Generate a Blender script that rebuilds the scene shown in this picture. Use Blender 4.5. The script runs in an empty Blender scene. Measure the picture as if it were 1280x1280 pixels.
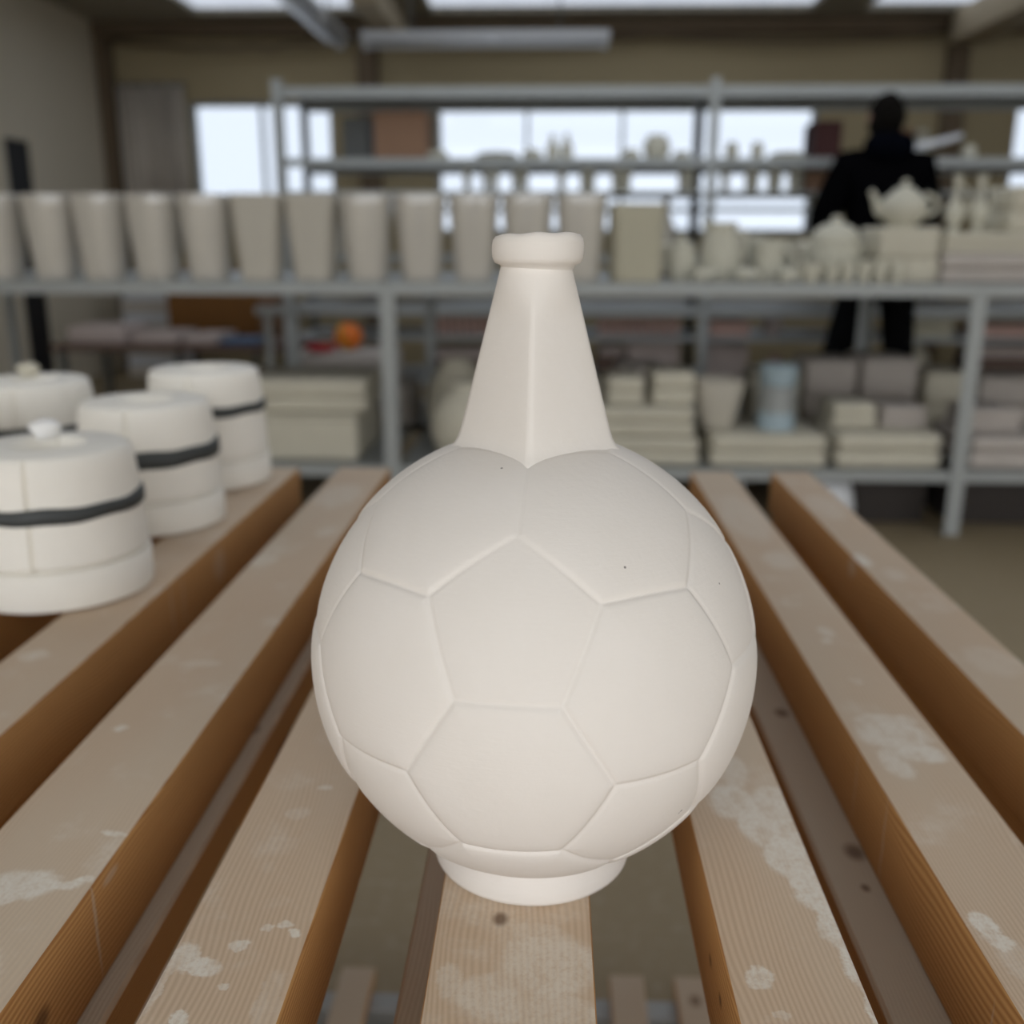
import bpy, bmesh, math, random
import numpy as np
from mathutils import Vector, Matrix

random.seed(4)
sc = bpy.context.scene
COL = sc.collection
PI = math.pi

# ------------------------------------------------------------------ camera
cam_d = bpy.data.cameras.new('camera')
cam = bpy.data.objects.new('camera', cam_d)
COL.objects.link(cam)
cam.location = (0, 0, 1.05)
cam_d.sensor_fit = 'HORIZONTAL'
cam_d.sensor_width = 36.0
cam_d.lens = 1232.0 / 1280.0 * 36.0
cam_d.clip_start = 0.02
pitch, yaw, roll = 0.267316, 0.038212, 0.00192
_f = Vector((-math.sin(yaw) * math.cos(pitch), math.cos(yaw) * math.cos(pitch), -math.sin(pitch)))
_r = Vector((math.cos(yaw), math.sin(yaw), 0))
_u = _r.cross(_f)
_r2 = _r * math.cos(roll) + _u * math.sin(roll)
_u2 = _u * math.cos(roll) - _r * math.sin(roll)
cam.matrix_world = Matrix(((_r2.x, _u2.x, -_f.x, 0), (_r2.y, _u2.y, -_f.y, 0), (_r2.z, _u2.z, -_f.z, 1.05), (0, 0, 0, 1)))
cam_d.dof.use_dof = True
cam_d.dof.focus_distance = 0.405
cam_d.dof.aperture_fstop = 5.8
sc.camera = cam

# ------------------------------------------------------------------ world: overcast sky
w = bpy.data.worlds.new('overcast_sky')
sc.world = w
w.use_nodes = True
wn = w.node_tree
bg = wn.nodes['Background']
tc = wn.nodes.new('ShaderNodeTexCoord')
sep = wn.nodes.new('ShaderNodeSeparateXYZ')
rmp = wn.nodes.new('ShaderNodeValToRGB')
rmp.color_ramp.elements[0].position = 0.0
rmp.color_ramp.elements[0].color = (0.93, 0.95, 0.98, 1)
rmp.color_ramp.elements[1].position = 1.0
rmp.color_ramp.elements[1].color = (0.98, 0.985, 1.0, 1)
wn.links.new(tc.outputs['Generated'], sep.inputs[0])
wn.links.new(sep.outputs['Z'], rmp.inputs[0])
wn.links.new(rmp.outputs[0], bg.inputs[0])
bg.inputs[1].default_value = 1.95

sc.view_settings.view_transform = 'Standard'
sc.view_settings.look = 'None'
sc.view_settings.gamma = 1.0
sc.view_settings.use_curve_mapping = False
sc.view_settings.exposure = 0.2

# ------------------------------------------------------------------ materials
def new_mat(name):
    m = bpy.data.materials.new(name)
    m.use_nodes = True
    nt = m.node_tree
    return m, nt, nt.nodes['Principled BSDF']

def N(nt, t, **kw):
    n = nt.nodes.new(t)
    for k, v in kw.items():
        setattr(n, k, v)
    return n

def mixc(nt, fac, a, b, blend='MIX'):
    n = N(nt, 'ShaderNodeMix', data_type='RGBA', blend_type=blend)
    for sock, v in ((n.inputs[0], fac), (n.inputs[6], a), (n.inputs[7], b)):
        if isinstance(v, (int, float)):
            sock.default_value = v
        elif isinstance(v, (tuple, list)):
            sock.default_value = (*v[:3], 1)
        else:
            nt.links.new(v, sock)
    return n.outputs[2]

def math_n(nt, op, a, b=None, c=None, clamp=False):
    n = N(nt, 'ShaderNodeMath', operation=op)
    n.use_clamp = clamp
    for i, v in enumerate((a, b, c)):
        if v is None:
            continue
        if isinstance(v, (int, float)):
            n.inputs[i].default_value = v
        else:
            nt.links.new(v, n.inputs[i])
    return n.outputs[0]

def maprange(nt, v, a, b, c=0.0, d=1.0, smooth=True):
    n = N(nt, 'ShaderNodeMapRange')
    if smooth:
        n.interpolation_type = 'SMOOTHSTEP'
    nt.links.new(v, n.inputs[0])
    for i, x in enumerate((a, b, c, d)):
        n.inputs[i + 1].default_value = x
    return n.outputs[0]

def noise(nt, vec, scale, detail=3.0, rough=0.55, dist=0.0):
    n = N(nt, 'ShaderNodeTexNoise')
    n.inputs['Scale'].default_value = scale
    n.inputs['Detail'].default_value = detail
    n.inputs['Roughness'].default_value = rough
    n.inputs['Distortion'].default_value = dist
    if vec is not None:
        nt.links.new(vec, n.inputs['Vector'])
    return n

def mapping(nt, vec, scale=(1, 1, 1), loc=(0, 0, 0)):
    n = N(nt, 'ShaderNodeMapping')
    n.inputs['Scale'].default_value = scale
    n.inputs['Location'].default_value = loc
    nt.links.new(vec, n.inputs['Vector'])
    return n.outputs[0]

def bump(nt, bsdf, h, strength, dist):
    n = N(nt, 'ShaderNodeBump')
    n.inputs['Strength'].default_value = strength
    n.inputs['Distance'].default_value = dist
    nt.links.new(h, n.inputs['Height'])
    nt.links.new(n.outputs[0], bsdf.inputs['Normal'])

def plain(name, col, rough=0.7, var=0.12, scale=12.0, metal=0.0, bumps=0.0, spec=None):
    m, nt, b = new_mat(name)
    t = N(nt, 'ShaderNodeTexCoord')
    n = noise(nt, t.outputs['Object'], scale, 4)
    lo = tuple(c * (1 - var) for c in col)
    hi = tuple(min(1, c * (1 + var)) for c in col)
    nt.links.new(mixc(nt, n.outputs[0], lo, hi), b.inputs['Base Color'])
    b.inputs['Roughness'].default_value = rough
    b.inputs['Metallic'].default_value = metal
    if spec is not None:
        b.inputs['Specular IOR Level'].default_value = spec
    if bumps:
        n2 = noise(nt, t.outputs['Object'], scale * 12, 4)
        bump(nt, b, n2.outputs[0], bumps, 0.002)
    return m

M = {}
M['plaster'] = plain('plaster', (0.87, 0.84, 0.765), 0.85, 0.05, 30, bumps=0.15)
M['plaster_dull'] = plain('plaster_dull', (0.56, 0.525, 0.42), 0.9, 0.10, 9, bumps=0.2)
M['plaster_pinkish'] = plain('plaster_pinkish', (0.47, 0.425, 0.38), 0.9, 0.10, 9)
M['slip'] = plain('slip', (0.85, 0.84, 0.82), 0.5, 0.03, 40)
M['glaze'] = plain('glaze', (0.53, 0.50, 0.44), 0.14, 0.05, 8)
M['glaze'].node_tree.nodes['Principled BSDF'].inputs['IOR'].default_value = 1.9
M['biscuit'] = plain('biscuit', (0.52, 0.485, 0.41), 0.8, 0.05, 8)
M['biscuit_olive'] = plain('biscuit_olive', (0.47, 0.44, 0.33), 0.8, 0.06, 8)
M['greenware'] = plain('greenware', (0.56, 0.54, 0.44), 0.75, 0.08, 10)
M['rubber'] = plain('rubber', (0.045, 0.050, 0.050), 0.55, 0.4, 40)
M['steel'] = plain('steel', (0.33, 0.345, 0.335), 0.5, 0.10, 5, metal=0.25)
M['steel_dark'] = plain('steel_dark', (0.10, 0.105, 0.10), 0.6, 0.10, 5, metal=0.2)
M['galvanised'] = plain('galvanised', (0.48, 0.49, 0.50), 0.35, 0.15, 20, metal=0.7)
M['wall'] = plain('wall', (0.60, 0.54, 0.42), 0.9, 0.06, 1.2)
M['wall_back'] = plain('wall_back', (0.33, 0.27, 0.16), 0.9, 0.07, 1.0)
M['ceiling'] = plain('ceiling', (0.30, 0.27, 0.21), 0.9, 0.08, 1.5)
M['beam'] = plain('beam', (0.12, 0.085, 0.05), 0.8, 0.2, 5)
M['joist'] = plain('joist', (0.42, 0.35, 0.24), 0.8, 0.15, 5)
M['white_paint'] = plain('white_paint', (0.62, 0.64, 0.66), 0.5, 0.04, 5)
M['black'] = plain('black', (0.006, 0.006, 0.007), 0.7, 0.2, 5)
M['cardboard'] = plain('cardboard', (0.20, 0.085, 0.018), 0.85, 0.08, 5)
M['cardboard_pale'] = plain('cardboard_pale', (0.26, 0.15, 0.09), 0.85, 0.08, 5)
M['maroon'] = plain('maroon', (0.05, 0.012, 0.010), 0.8, 0.1, 5)
M['pink_clay'] = plain('pink_clay', (0.52, 0.34, 0.28), 0.8, 0.12, 9)
M['pale_pink_clay'] = plain('pale_pink_clay', (0.50, 0.42, 0.38), 0.8, 0.12, 9)
M['brown_clay'] = plain('brown_clay', (0.12, 0.075, 0.055), 0.8, 0.15, 9)
M['blue_can'] = plain('blue_can', (0.34, 0.43, 0.47), 0.5, 0.18, 14)
M['blue'] = plain('blue', (0.06, 0.12, 0.22), 0.6, 0.1, 8)
M['orange'] = plain('orange', (0.70, 0.16, 0.010), 0.5, 0.3, 8)
M['yellow'] = plain('yellow', (0.60, 0.33, 0.02), 0.5, 0.2, 8)
M['red'] = plain('red', (0.45, 0.02, 0.03), 0.6, 0.1, 8)
M['white_bag'] = plain('white_bag', (0.72, 0.74, 0.76), 0.4, 0.06, 20, bumps=0.4)
M['curtain'] = plain('curtain', (0.52, 0.47, 0.40), 0.8, 0.15, 4)
M['crate'] = plain('crate', (0.035, 0.028, 0.024), 0.8, 0.1, 6)
M['jacket'] = plain('jacket', (0.0025, 0.0025, 0.003), 1.0, 0.3, 20, spec=0.0)
M['hood'] = plain('hood', (0.0025, 0.003, 0.005), 1.0, 0.3, 20, spec=0.0)
M['trousers'] = plain('trousers', (0.004, 0.004, 0.0045), 0.95, 0.3, 20, spec=0.1)
M['hair'] = plain('hair', (0.006, 0.005, 0.004), 0.9, 0.4, 60, spec=0.05)
M['skin'] = plain('skin', (0.42, 0.24, 0.17), 0.6, 0.08, 20)
M['leather'] = plain('leather', (0.012, 0.011, 0.010), 0.6, 0.2, 20)

# glass pane: slightly reflective, tinted to dim the bright sky behind it
def glass_mat():
    m, nt, b = new_mat('dusty_glass')
    out = nt.nodes['Material Output']
    tr = N(nt, 'ShaderNodeBsdfTransparent')
    tr.inputs[0].default_value = (0.66, 0.69, 0.73, 1)
    gl = N(nt, 'ShaderNodeBsdfGlossy')
    gl.inputs['Roughness'].default_value = 0.05
    fr = N(nt, 'ShaderNodeFresnel')
    mx = N(nt, 'ShaderNodeMixShader')
    nt.links.new(fr.outputs[0], mx.inputs[0])
    nt.links.new(tr.outputs[0], mx.inputs[1])
    nt.links.new(gl.outputs[0], mx.inputs[2])
    nt.links.new(mx.outputs[0], out.inputs[0])
    return m
M['glass'] = glass_mat()

def skylight_mat(name='roof_sheet', k=1.0):
    m, nt, b = new_mat(name)
    out = nt.nodes['Material Output']
    tr = N(nt, 'ShaderNodeBsdfTransparent')
    t = N(nt, 'ShaderNodeTexCoord')
    dn = noise(nt, mapping(nt, t.outputs['Object'], (6, .7, 1)), 1.0, 4, 0.6)
    nt.links.new(mixc(nt, dn.outputs[0], (0.40 * k, 0.43 * k, 0.48 * k), (0.56 * k, 0.59 * k, 0.64 * k)), tr.inputs[0])
    nt.links.new(tr.outputs[0], out.inputs[0])
    return m
M['skylight'] = skylight_mat()  # sheet of the added front roof lights, out of view
M['skylight_grimy'] = skylight_mat('grimy_roof_sheet', 0.62)  # same sheet with a darker tint, so the visible back row looks less bright

def concrete():
    m, nt, b = new_mat('concrete_floor')
    t = N(nt, 'ShaderNodeTexCoord')
    n1 = noise(nt, t.outputs['Object'], 1.3, 6, 0.6)
    n2 = noise(nt, t.outputs['Object'], 40, 4, 0.6)
    c = mixc(nt, n1.outputs[0], (0.22, 0.165, 0.09), (0.31, 0.245, 0.145))
    c = mixc(nt, maprange(nt, n2.outputs[0], 0.5, 0.8), c, (0.35, 0.29, 0.20))
    nt.links.new(c, b.inputs['Base Color'])
    b.inputs['Roughness'].default_value = 0.7
    return m
M['concrete'] = concrete()

# root empty of the slatted table: the stains are laid out in its own coordinates
def link(o):
    COL.objects.link(o)
    return o

def empty(name, loc=(0, 0, 0), rz=0.0):
    o = bpy.data.objects.new(name, None)
    o.empty_display_size = 0.05
    o.location = loc
    o.rotation_euler = (0, 0, rz)
    return link(o)

table = empty('drying_table', (0, 0, 0))

STAINS = [  # x, y, rx, ry, opacity   (dried plaster slip, metres on the table top)
 (-0.254, 0.408, .018, .012, .75), (-0.238, 0.409, .014, .004, .8), (-0.262, 0.398, .012, .006, .6), (-0.229, 0.452, .008, .003, .9),
 (-0.276, 0.568, .004, .004, .8), (-0.226, 0.412, .006, .003, .9), (-0.258, 0.670, .016, .006, .35), (-0.281, 0.918, .014, .02, .4),
 (-0.150, 0.355, .011, .0055, .85), (-0.158, 0.361, .006, .009, .7), (-0.136, 0.370, .0048, .0052, .75), (-0.128, 0.381, .0035, .003, .7),
 (-0.120, 0.383, .004, .0028, .75), (-0.113, 0.378, .004, .003, .9), (-0.147, 0.325, .0045, .005, .85), (-0.127, 0.502, .005, .003, .6),
 (-0.135, 0.475, .007, .006, .4), (-0.113, 0.335, .006, .02, .3), (-0.135, 0.344, .003, .003, .6), (-0.163, 0.345, .003, .02, .5),
 (0.002, 0.362, .024, .022, .55), (-0.016, 0.343, .022, .016, .5), (0.004, 0.334, .022, .010, .45), (-0.003, 0.384, .012, .007, .4), (-0.040, 0.352, .006, .012, .4),
 (0.093, 0.3585, .0068, .0068, .85), (0.106, 0.498, .014, .020, .7), (0.116, 0.474, .012, .022, .75), (0.124, 0.448, .012, .020, .8),
 (0.131, 0.424, .010, .022, .8), (0.135, 0.398, .008, .022, .8), (0.137, 0.372, .006, .024, .85), (0.138, 0.345, .004, .026, .85), (0.130, 0.495, .012, .022, .65), (0.133, 0.462, .010, .024, .75), (0.112, 0.53, .010, .02, .5),
 (0.098, 0.337, .003, .003, .5),
 (0.222, 0.580, .024, .020, .65), (0.232, 0.556, .016, .012, .75), (0.212, 0.545, .009, .018, .6), (0.224, 0.600, .022, .010, .55),
 (0.203, 0.397, .0065, .010, .9), (0.207, 0.385, .006, .006, .8), (0.210, 0.372, .010, .014, .3), (0.226, 0.755, .006, .012, .45), (0.222, 0.735, .004, .006, .6), (0.222, 0.66, .004, .006, .5), (0.230, 0.94, .018, .03, .35), (0.225, 1.10, .026, .10, .3),
 (0.312, 0.945, .008, .02, .75), (0.330, 0.90, .012, .02, .35), (0.335, 0.70, .02, .03, .25), (0.330, 1.15, .02, .06, .3),
 (-0.262, 1.18, .03, .06, .35), (-0.374, 1.0, .03, .03, .2), (-0.39, 0.68, .012, .01, .5), (-0.24, 1.02, .012, .02, .4),
]

DRIPS = [(-0.221, 0.408, .722, .0016, .030, .55), (-0.221, 0.428, .738, .010, .003, .4), (-0.3475, 0.845, .72, .002, .03, .4), (-0.3475, 0.875, .72, .002, .028, .35), (-0.3475, 0.98, .72, .02, .02, .3),
         (0.1948, 0.505, .718, .0014, .03, .4), (0.1948, 0.560, .722, .0012, .028, .3), (0.1948, 0.362, .705, .0014, .03, .45), (0.0797, 0.335, .71, .0012, .03, .4), (0.306, 0.955, .735, .012, .012, .45)]

def wood_mat(name, pale=1.0, stains=True, dusty=0.85, knots=()):
    m, nt, b = new_mat(name)
    t = N(nt, 'ShaderNodeTexCoord')
    oi = N(nt, 'ShaderNodeObjectInfo')
    off = N(nt, 'ShaderNodeCombineXYZ')
    nt.links.new(math_n(nt, 'MULTIPLY', oi.outputs['Random'], 3.7), off.inputs[0])
    nt.links.new(math_n(nt, 'MULTIPLY', oi.outputs['Random'], 9.1), off.inputs[1])
    add = N(nt, 'ShaderNodeVectorMath', operation='ADD')
    nt.links.new(t.outputs['Object'], add.inputs[0])
    nt.links.new(off.outputs[0], add.inputs[1])
    v = add.outputs[0]
    # growth-ring lines running along the board
    warp = noise(nt, mapping(nt, v, (3.0, 1.2, 3.0)), 3.0, 2, 0.5)
    wv = N(nt, 'ShaderNodeTexWave', wave_type='BANDS', bands_direction='X', wave_profile='SIN')
    wv.inputs['Scale'].default_value = 120.0
    wv.inputs['Distortion'].default_value = 3.5
    wv.inputs['Detail'].default_value = 2.0
    wv.inputs['Detail Scale'].default_value = 0.6
    vv = mapping(nt, v, (1.0, 0.05, 1.0))
    wa = N(nt, 'ShaderNodeVectorMath', operation='MULTIPLY_ADD')
    nt.links.new(warp.outputs['Color'], wa.inputs[0])
    wa.inputs[1].default_value = (0.035, 0.0, 0.035)
    nt.links.new(vv, wa.inputs[2])
    # X and Z both feed the bands, so sides carry lines too
    sx = N(nt, 'ShaderNodeSeparateXYZ')
    nt.links.new(wa.outputs[0], sx.inputs[0])
    cx = N(nt, 'ShaderNodeCombineXYZ')
    nt.links.new(math_n(nt, 'MULTIPLY_ADD', sx.outputs[2], 0.8, sx.outputs[0]), cx.inputs[0])
    nt.links.new(sx.outputs[1], cx.inputs[1])
    nt.links.new(cx.outputs[0], wv.inputs['Vector'])
    fine = noise(nt, mapping(nt, v, (900, 16, 900)), 1.0, 2, 0.6)
    big = noise(nt, mapping(nt, v, (9, 2.5, 9)), 1.0, 3, 0.6)
    raw = mixc(nt, wv.outputs['Fac'], (0.40, 0.19, 0.062), (0.60, 0.335, 0.125))
    raw = mixc(nt, math_n(nt, 'MULTIPLY', fine.outputs[0], 0.35), raw, (0.26, 0.115, 0.035))
    top = mixc(nt, wv.outputs['Fac'], (0.56 * pale, 0.435 * pale, 0.315 * pale), (0.64 * pale, 0.515 * pale, 0.385 * pale))
    top = mixc(nt, maprange(nt, big.outputs[0], 0.35, 0.7), top, (0.615 * pale, 0.52 * pale, 0.40 * pale))
    geo = N(nt, 'ShaderNodeNewGeometry')
    sn = N(nt, 'ShaderNodeSeparateXYZ')
    nt.links.new(geo.outputs['Normal'], sn.inputs[0])
    up = maprange(nt, sn.outputs[2], 0.35, 0.85, 0.0, dusty)
    col = mixc(nt, up, raw, top)
    if stains:
        t2 = N(nt, 'ShaderNodeTexCoord')
        t2.object = table
        pv = t2.outputs['Object']
        dn = noise(nt, pv, 60, 6, 0.7)
        dv = N(nt, 'ShaderNodeVectorMath', operation='MULTIPLY_ADD')
        nt.links.new(dn.outputs['Color'], dv.inputs[0])
        dv.inputs[1].default_value = (0.016, 0.016, 0.0)
        a2 = N(nt, 'ShaderNodeVectorMath', operation='SUBTRACT')
        nt.links.new(pv, a2.inputs[0])
        a2.inputs[1].default_value = (0.008, 0.008, 0.0)
        nt.links.new(a2.outputs[0], dv.inputs[2])
        flat = mapping(nt, dv.outputs[0], (1, 1, 0))
        acc = None
        for (x, y, rx, ry, op) in STAINS:
            mp = mapping(nt, flat, (1 / rx, 1 / ry, 0), (-x / rx, -y / ry, 0))
            ln = N(nt, 'ShaderNodeVectorMath', operation='LENGTH')
            nt.links.new(mp, ln.inputs[0])
            mk = maprange(nt, ln.outputs['Value'], 0.75, 1.15, op, 0.0)
            acc = mk if acc is None else math_n(nt, 'MAXIMUM', acc, mk)
        sn1 = noise(nt, pv, 16, 5, 0.7)
        sn2 = noise(nt, pv, 420, 3, 0.7)
        sn3 = noise(nt, mapping(nt, pv, (1.0, 0.55, 1.0)), 75, 5, 0.7)
        acc = math_n(nt, 'MULTIPLY', acc, maprange(nt, sn3.outputs[0], 0.34, 0.55, 0.45, 1.0))
        haze = maprange(nt, sn1.outputs[0], 0.52, 0.75, 0.0, 0.45)
        acc = math_n(nt, 'MAXIMUM', acc, haze)
        acc = math_n(nt, 'MULTIPLY', acc, maprange(nt, sn2.outputs[0], 0.25, 0.6, 0.45, 1.0))
        upm = maprange(nt, sn.outputs[2], 0.35, 0.85, 0.0, 1.0)
        acc = math_n(nt, 'MULTIPLY', acc, upm)
        col = mixc(nt, acc, col, (0.80, 0.765, 0.68))
    if stains:
        for (kx, ky, kz, ry, rz, op) in DRIPS:
            t4 = N(nt, 'ShaderNodeTexCoord')
            t4.object = table
            wob = noise(nt, t4.outputs['Object'], 90, 3)
            wv4 = N(nt, 'ShaderNodeVectorMath', operation='MULTIPLY_ADD')
            nt.links.new(wob.outputs['Color'], wv4.inputs[0])
            wv4.inputs[1].default_value = (0, .004, 0)
            nt.links.new(t4.outputs['Object'], wv4.inputs[2])
            mp = mapping(nt, wv4.outputs[0], (1 / .004, 1 / ry, 1 / rz), (-kx / .004, -(ky + .002) / ry, -kz / rz))
            ln = N(nt, 'ShaderNodeVectorMath', operation='LENGTH')
            nt.links.new(mp, ln.inputs[0])
            col = mixc(nt, maprange(nt, ln.outputs['Value'], 0.5, 1.2, op, 0.0), col, (0.55, 0.46, 0.36))
    for (kx, ky, kz, kr) in knots:
        t3 = N(nt, 'ShaderNodeTexCoord')
        t3.object = table
        mp = mapping(nt, t3.outputs['Object'], (1 / kr, 1 / (kr * 1.4), 1 / kr), (-kx / kr, -ky / (kr * 1.4), -kz / kr))
        ln = N(nt, 'ShaderNodeVectorMath', operation='LENGTH')
        nt.links.new(mp, ln.inputs[0])
        kk = maprange(nt, ln.outputs['Value'], 0.3, 1.3, 0.75, 0.0)
        col = mixc(nt, kk, col, (0.085, 0.035, 0.012))
    nt.links.new(col, b.inputs['Base Color'])
    b.inputs['Roughness'].default_value = 0.72
    b.inputs['Specular IOR Level'].default_value = 0.3
    bump(nt, b, math_n(nt, 'MULTIPLY_ADD', fine.outputs[0], 0.6, wv.outputs['Fac']), 0.25, 0.0006)
    return m
M['slat_wood'] = wood_mat('slat_wood', knots=[(-0.221, 0.352, 0.718, 0.006), (-0.020, 0.392, 0.746, 0.004), (0.08, 0.40, 0.72, 0.003), (0.08, 0.372, 0.722, 0.003)])
M['board_wood'] = wood_mat('board_wood', 0.7, False, 0.95, knots=[(0.19, 0.535, 0.69, 0.007), (-0.224, 0.675, 0.69, 0.006), (0.187, 0.72, 0.69, 0.006), (0.186, 0.50, 0.69, 0.003), (0.19, 1.03, 0.14, 0.008)])

# ceramic of the big bottle: white bisque, faint brush lines, a few specks
def bisque():
    m, nt, b = new_mat('white_bisque')
    t = N(nt, 'ShaderNodeTexCoord')
    v = t.outputs['Object']
    n1 = noise(nt, v, 22, 5, 0.6)
    n2 = noise(nt, mapping(nt, v, (120, 120, 900)), 1.0, 3, 0.6)
    c = mixc(nt, n1.outputs[0], (0.765, 0.72, 0.66), (0.82, 0.78, 0.73))
    pits = N(nt, 'ShaderNodeTexVoronoi')
    pits.inputs['Scale'].default_value = 130
    nt.links.new(v, pits.inputs['Vector'])
    wn2 = noise(nt, v, 17, 2)
    pm = math_n(nt, 'MULTIPLY', maprange(nt, pits.outputs['Distance'], 0.05, 0.10, 0.22, 0.0), maprange(nt, wn2.outputs[0], 0.5, 0.65))
    c = mixc(nt, pm, c, (0.9, 0.87, 0.83))
    nrm = N(nt, 'ShaderNodeVectorMath', operation='NORMALIZE')
    nt.links.new(v, nrm.inputs[0])
    shell = N(nt, 'ShaderNodeVectorMath', operation='SCALE')
    nt.links.new(nrm.outputs[0], shell.inputs[0])
    shell.inputs['Scale'].default_value = 0.107
    for (x, y, z, r) in SPECKS:
        d = N(nt, 'ShaderNodeVectorMath', operation='DISTANCE')
        nt.links.new(shell.outputs[0], d.inputs[0])
        d.inputs[1].default_value = (x, y, z)
        c = mixc(nt, maprange(nt, d.outputs['Value'], r * 0.5, r, 0.8, 0.0), c, (0.10, 0.09, 0.08))
    nt.links.new(c, b.inputs['Base Color'])
    b.inputs['Roughness'].default_value = 0.8
    b.inputs['Specular IOR Level'].default_value = 0.25
    h = math_n(nt, 'MULTIPLY_ADD', n2.outputs[0], 0.7, noise(nt, v, 260, 3).outputs[0])
    bump(nt, b, h, 0.22, 0.0006)
    return m

# ------------------------------------------------------------------ mesh helpers
def mesh_obj(name, bm, mat, parent=None, smooth=True, autosmooth=None):
    me = bpy.data.meshes.new(name)
    bm.normal_update()
    bm.to_mesh(me)
    bm.free()
    me.materials.append(M[mat] if isinstance(mat, str) else mat)
    if smooth:
        for p in me.polygons:
            p.use_smooth = True
        if autosmooth is not None:
            try:
                me.set_sharp_from_angle(angle=math.radians(autosmooth))
            except Exception:
                pass
    o = bpy.data.objects.new(name, me)
    link(o)
    if parent is not None:
        o.parent = parent
    return o

def tag(o, label=None, cat=None, group=None, kind=None):
    if label: o['label'] = label
    if cat: o['category'] = cat
    if group: o['group'] = group
    if kind: o['kind'] = kind
    return o

def add_box(bm, x0, x1, y0, y1, z0, z1, bev=0.0, seg=2):
    r = bmesh.ops.create_cube(bm, size=1.0)
    vs = r['verts']
    for v in vs:
        v.co = Vector((x0 + (v.co.x + .5) * (x1 - x0), y0 + (v.co.y + .5) * (y1 - y0), z0 + (v.co.z + .5) * (z1 - z0)))
    if bev > 0:
        es = list({e for v in vs for e in v.link_edges})
        bmesh.ops.bevel(bm, geom=es, offset=bev, segments=seg, affect='EDGES', profile=0.5)
    return bm

def box(name, mat, parent, x0, x1, y0, y1, z0, z1, bev=0.0, seg=2):
    bm = bmesh.new()
    add_box(bm, x0, x1, y0, y1, z0, z1, bev, seg)
    return mesh_obj(name, bm, mat, parent, smooth=bev > 0, autosmooth=35 if bev > 0 else None)

def lathe_bm(prof, n=48, expo=2.0, cx=0.0, cy=0.0, rot=0.0, bm=None, rfun=None):
    """prof: list of (r, z). expo>2 gives a rounded-square section."""
    bm = bm or bmesh.new()
    rings = []
    for (r, z) in prof:
        if r < 1e-6:
            rings.append([bm.verts.new((cx, cy, z))])
            continue
        ring = []
        for i in range(n):
            a = 2 * PI * i / n
            c, s = math.cos(a), math.sin(a)
            k = (abs(c) ** expo + abs(s) ** expo) ** (-1.0 / expo)
            rr = r * k
            if rfun: rr = rfun(rr, a, z)
            ca, sa = math.cos(a + rot), math.sin(a + rot)
            ring.append(bm.verts.new((cx + rr * ca, cy + rr * sa, z)))
        rings.append(ring)
    for A, B in zip(rings[:-1], rings[1:]):
        for i in range(n):
            j = (i + 1) % n
            if len(A) == 1 and len(B) == 1:
                continue
            if len(A) == 1:
                bm.faces.new((A[0], B[j], B[i]))
            elif len(B) == 1:
                bm.faces.new((A[i], A[j], B[0]))
            else:
                bm.faces.new((A[i], A[j], B[j], B[i]))
    bmesh.ops.recalc_face_normals(bm, faces=bm.faces)
    return bm

def tube_bm(pts, rad, n=10, bm=None, flat=1.0, cap=True):
    bm = bm or bmesh.new()
    pts = [Vector(p) for p in pts]
    rads = rad if isinstance(rad, (list, tuple)) else [rad] * len(pts)
    rings = []
    prev = None
    for i, p in enumerate(pts):
        if i == 0: d = pts[1] - p
        elif i == len(pts) - 1: d = p - pts[i - 1]
        else: d = pts[i + 1] - pts[i - 1]
        d.normalize()
        ref = prev if prev is not None else (Vector((0, 0, 1)) if abs(d.z) < 0.9 else Vector((1, 0, 0)))
        a = (ref - d * ref.dot(d)).normalized()
        b = d.cross(a)
        prev = a
        rings.append([bm.verts.new(p + (a * math.cos(2 * PI * k / n) * flat + b * math.sin(2 * PI * k / n)) * rads[i]) for k in range(n)])
    for A, B in zip(rings[:-1], rings[1:]):
        for i in range(n):
            j = (i + 1) % n
            bm.faces.new((A[i], A[j], B[j], B[i]))
    if cap:
        bm.faces.new(rings[0][::-1])
        bm.faces.new(rings[-1])
    bmesh.ops.recalc_face_normals(bm, faces=bm.faces)
    return bm

def copy_tree(o, parent=None):
    c = o.copy()
    link(c)
    if parent is not None:
        c.parent = parent
    for ch in list(o.children):
        copy_tree(ch, c)
    return c

ORD = ['first', 'second', 'third', 'fourth', 'fifth', 'sixth', 'seventh', 'eighth', 'ninth', 'tenth', 'eleventh', 'twelfth', 'thirteenth',
       'fourteenth', 'fifteenth', 'sixteenth', 'seventeenth', 'eighteenth', 'nineteenth', 'twentieth']

# ------------------------------------------------------------------ the room
XL, XR, YB, YF, ZC = -3.65, 6.0, 8.5, -2.0, 2.72
o = box('floor', 'concrete', None, -9, 11, -9, YB + 0.3, -0.1, 0.0); tag(o, kind='structure')
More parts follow.
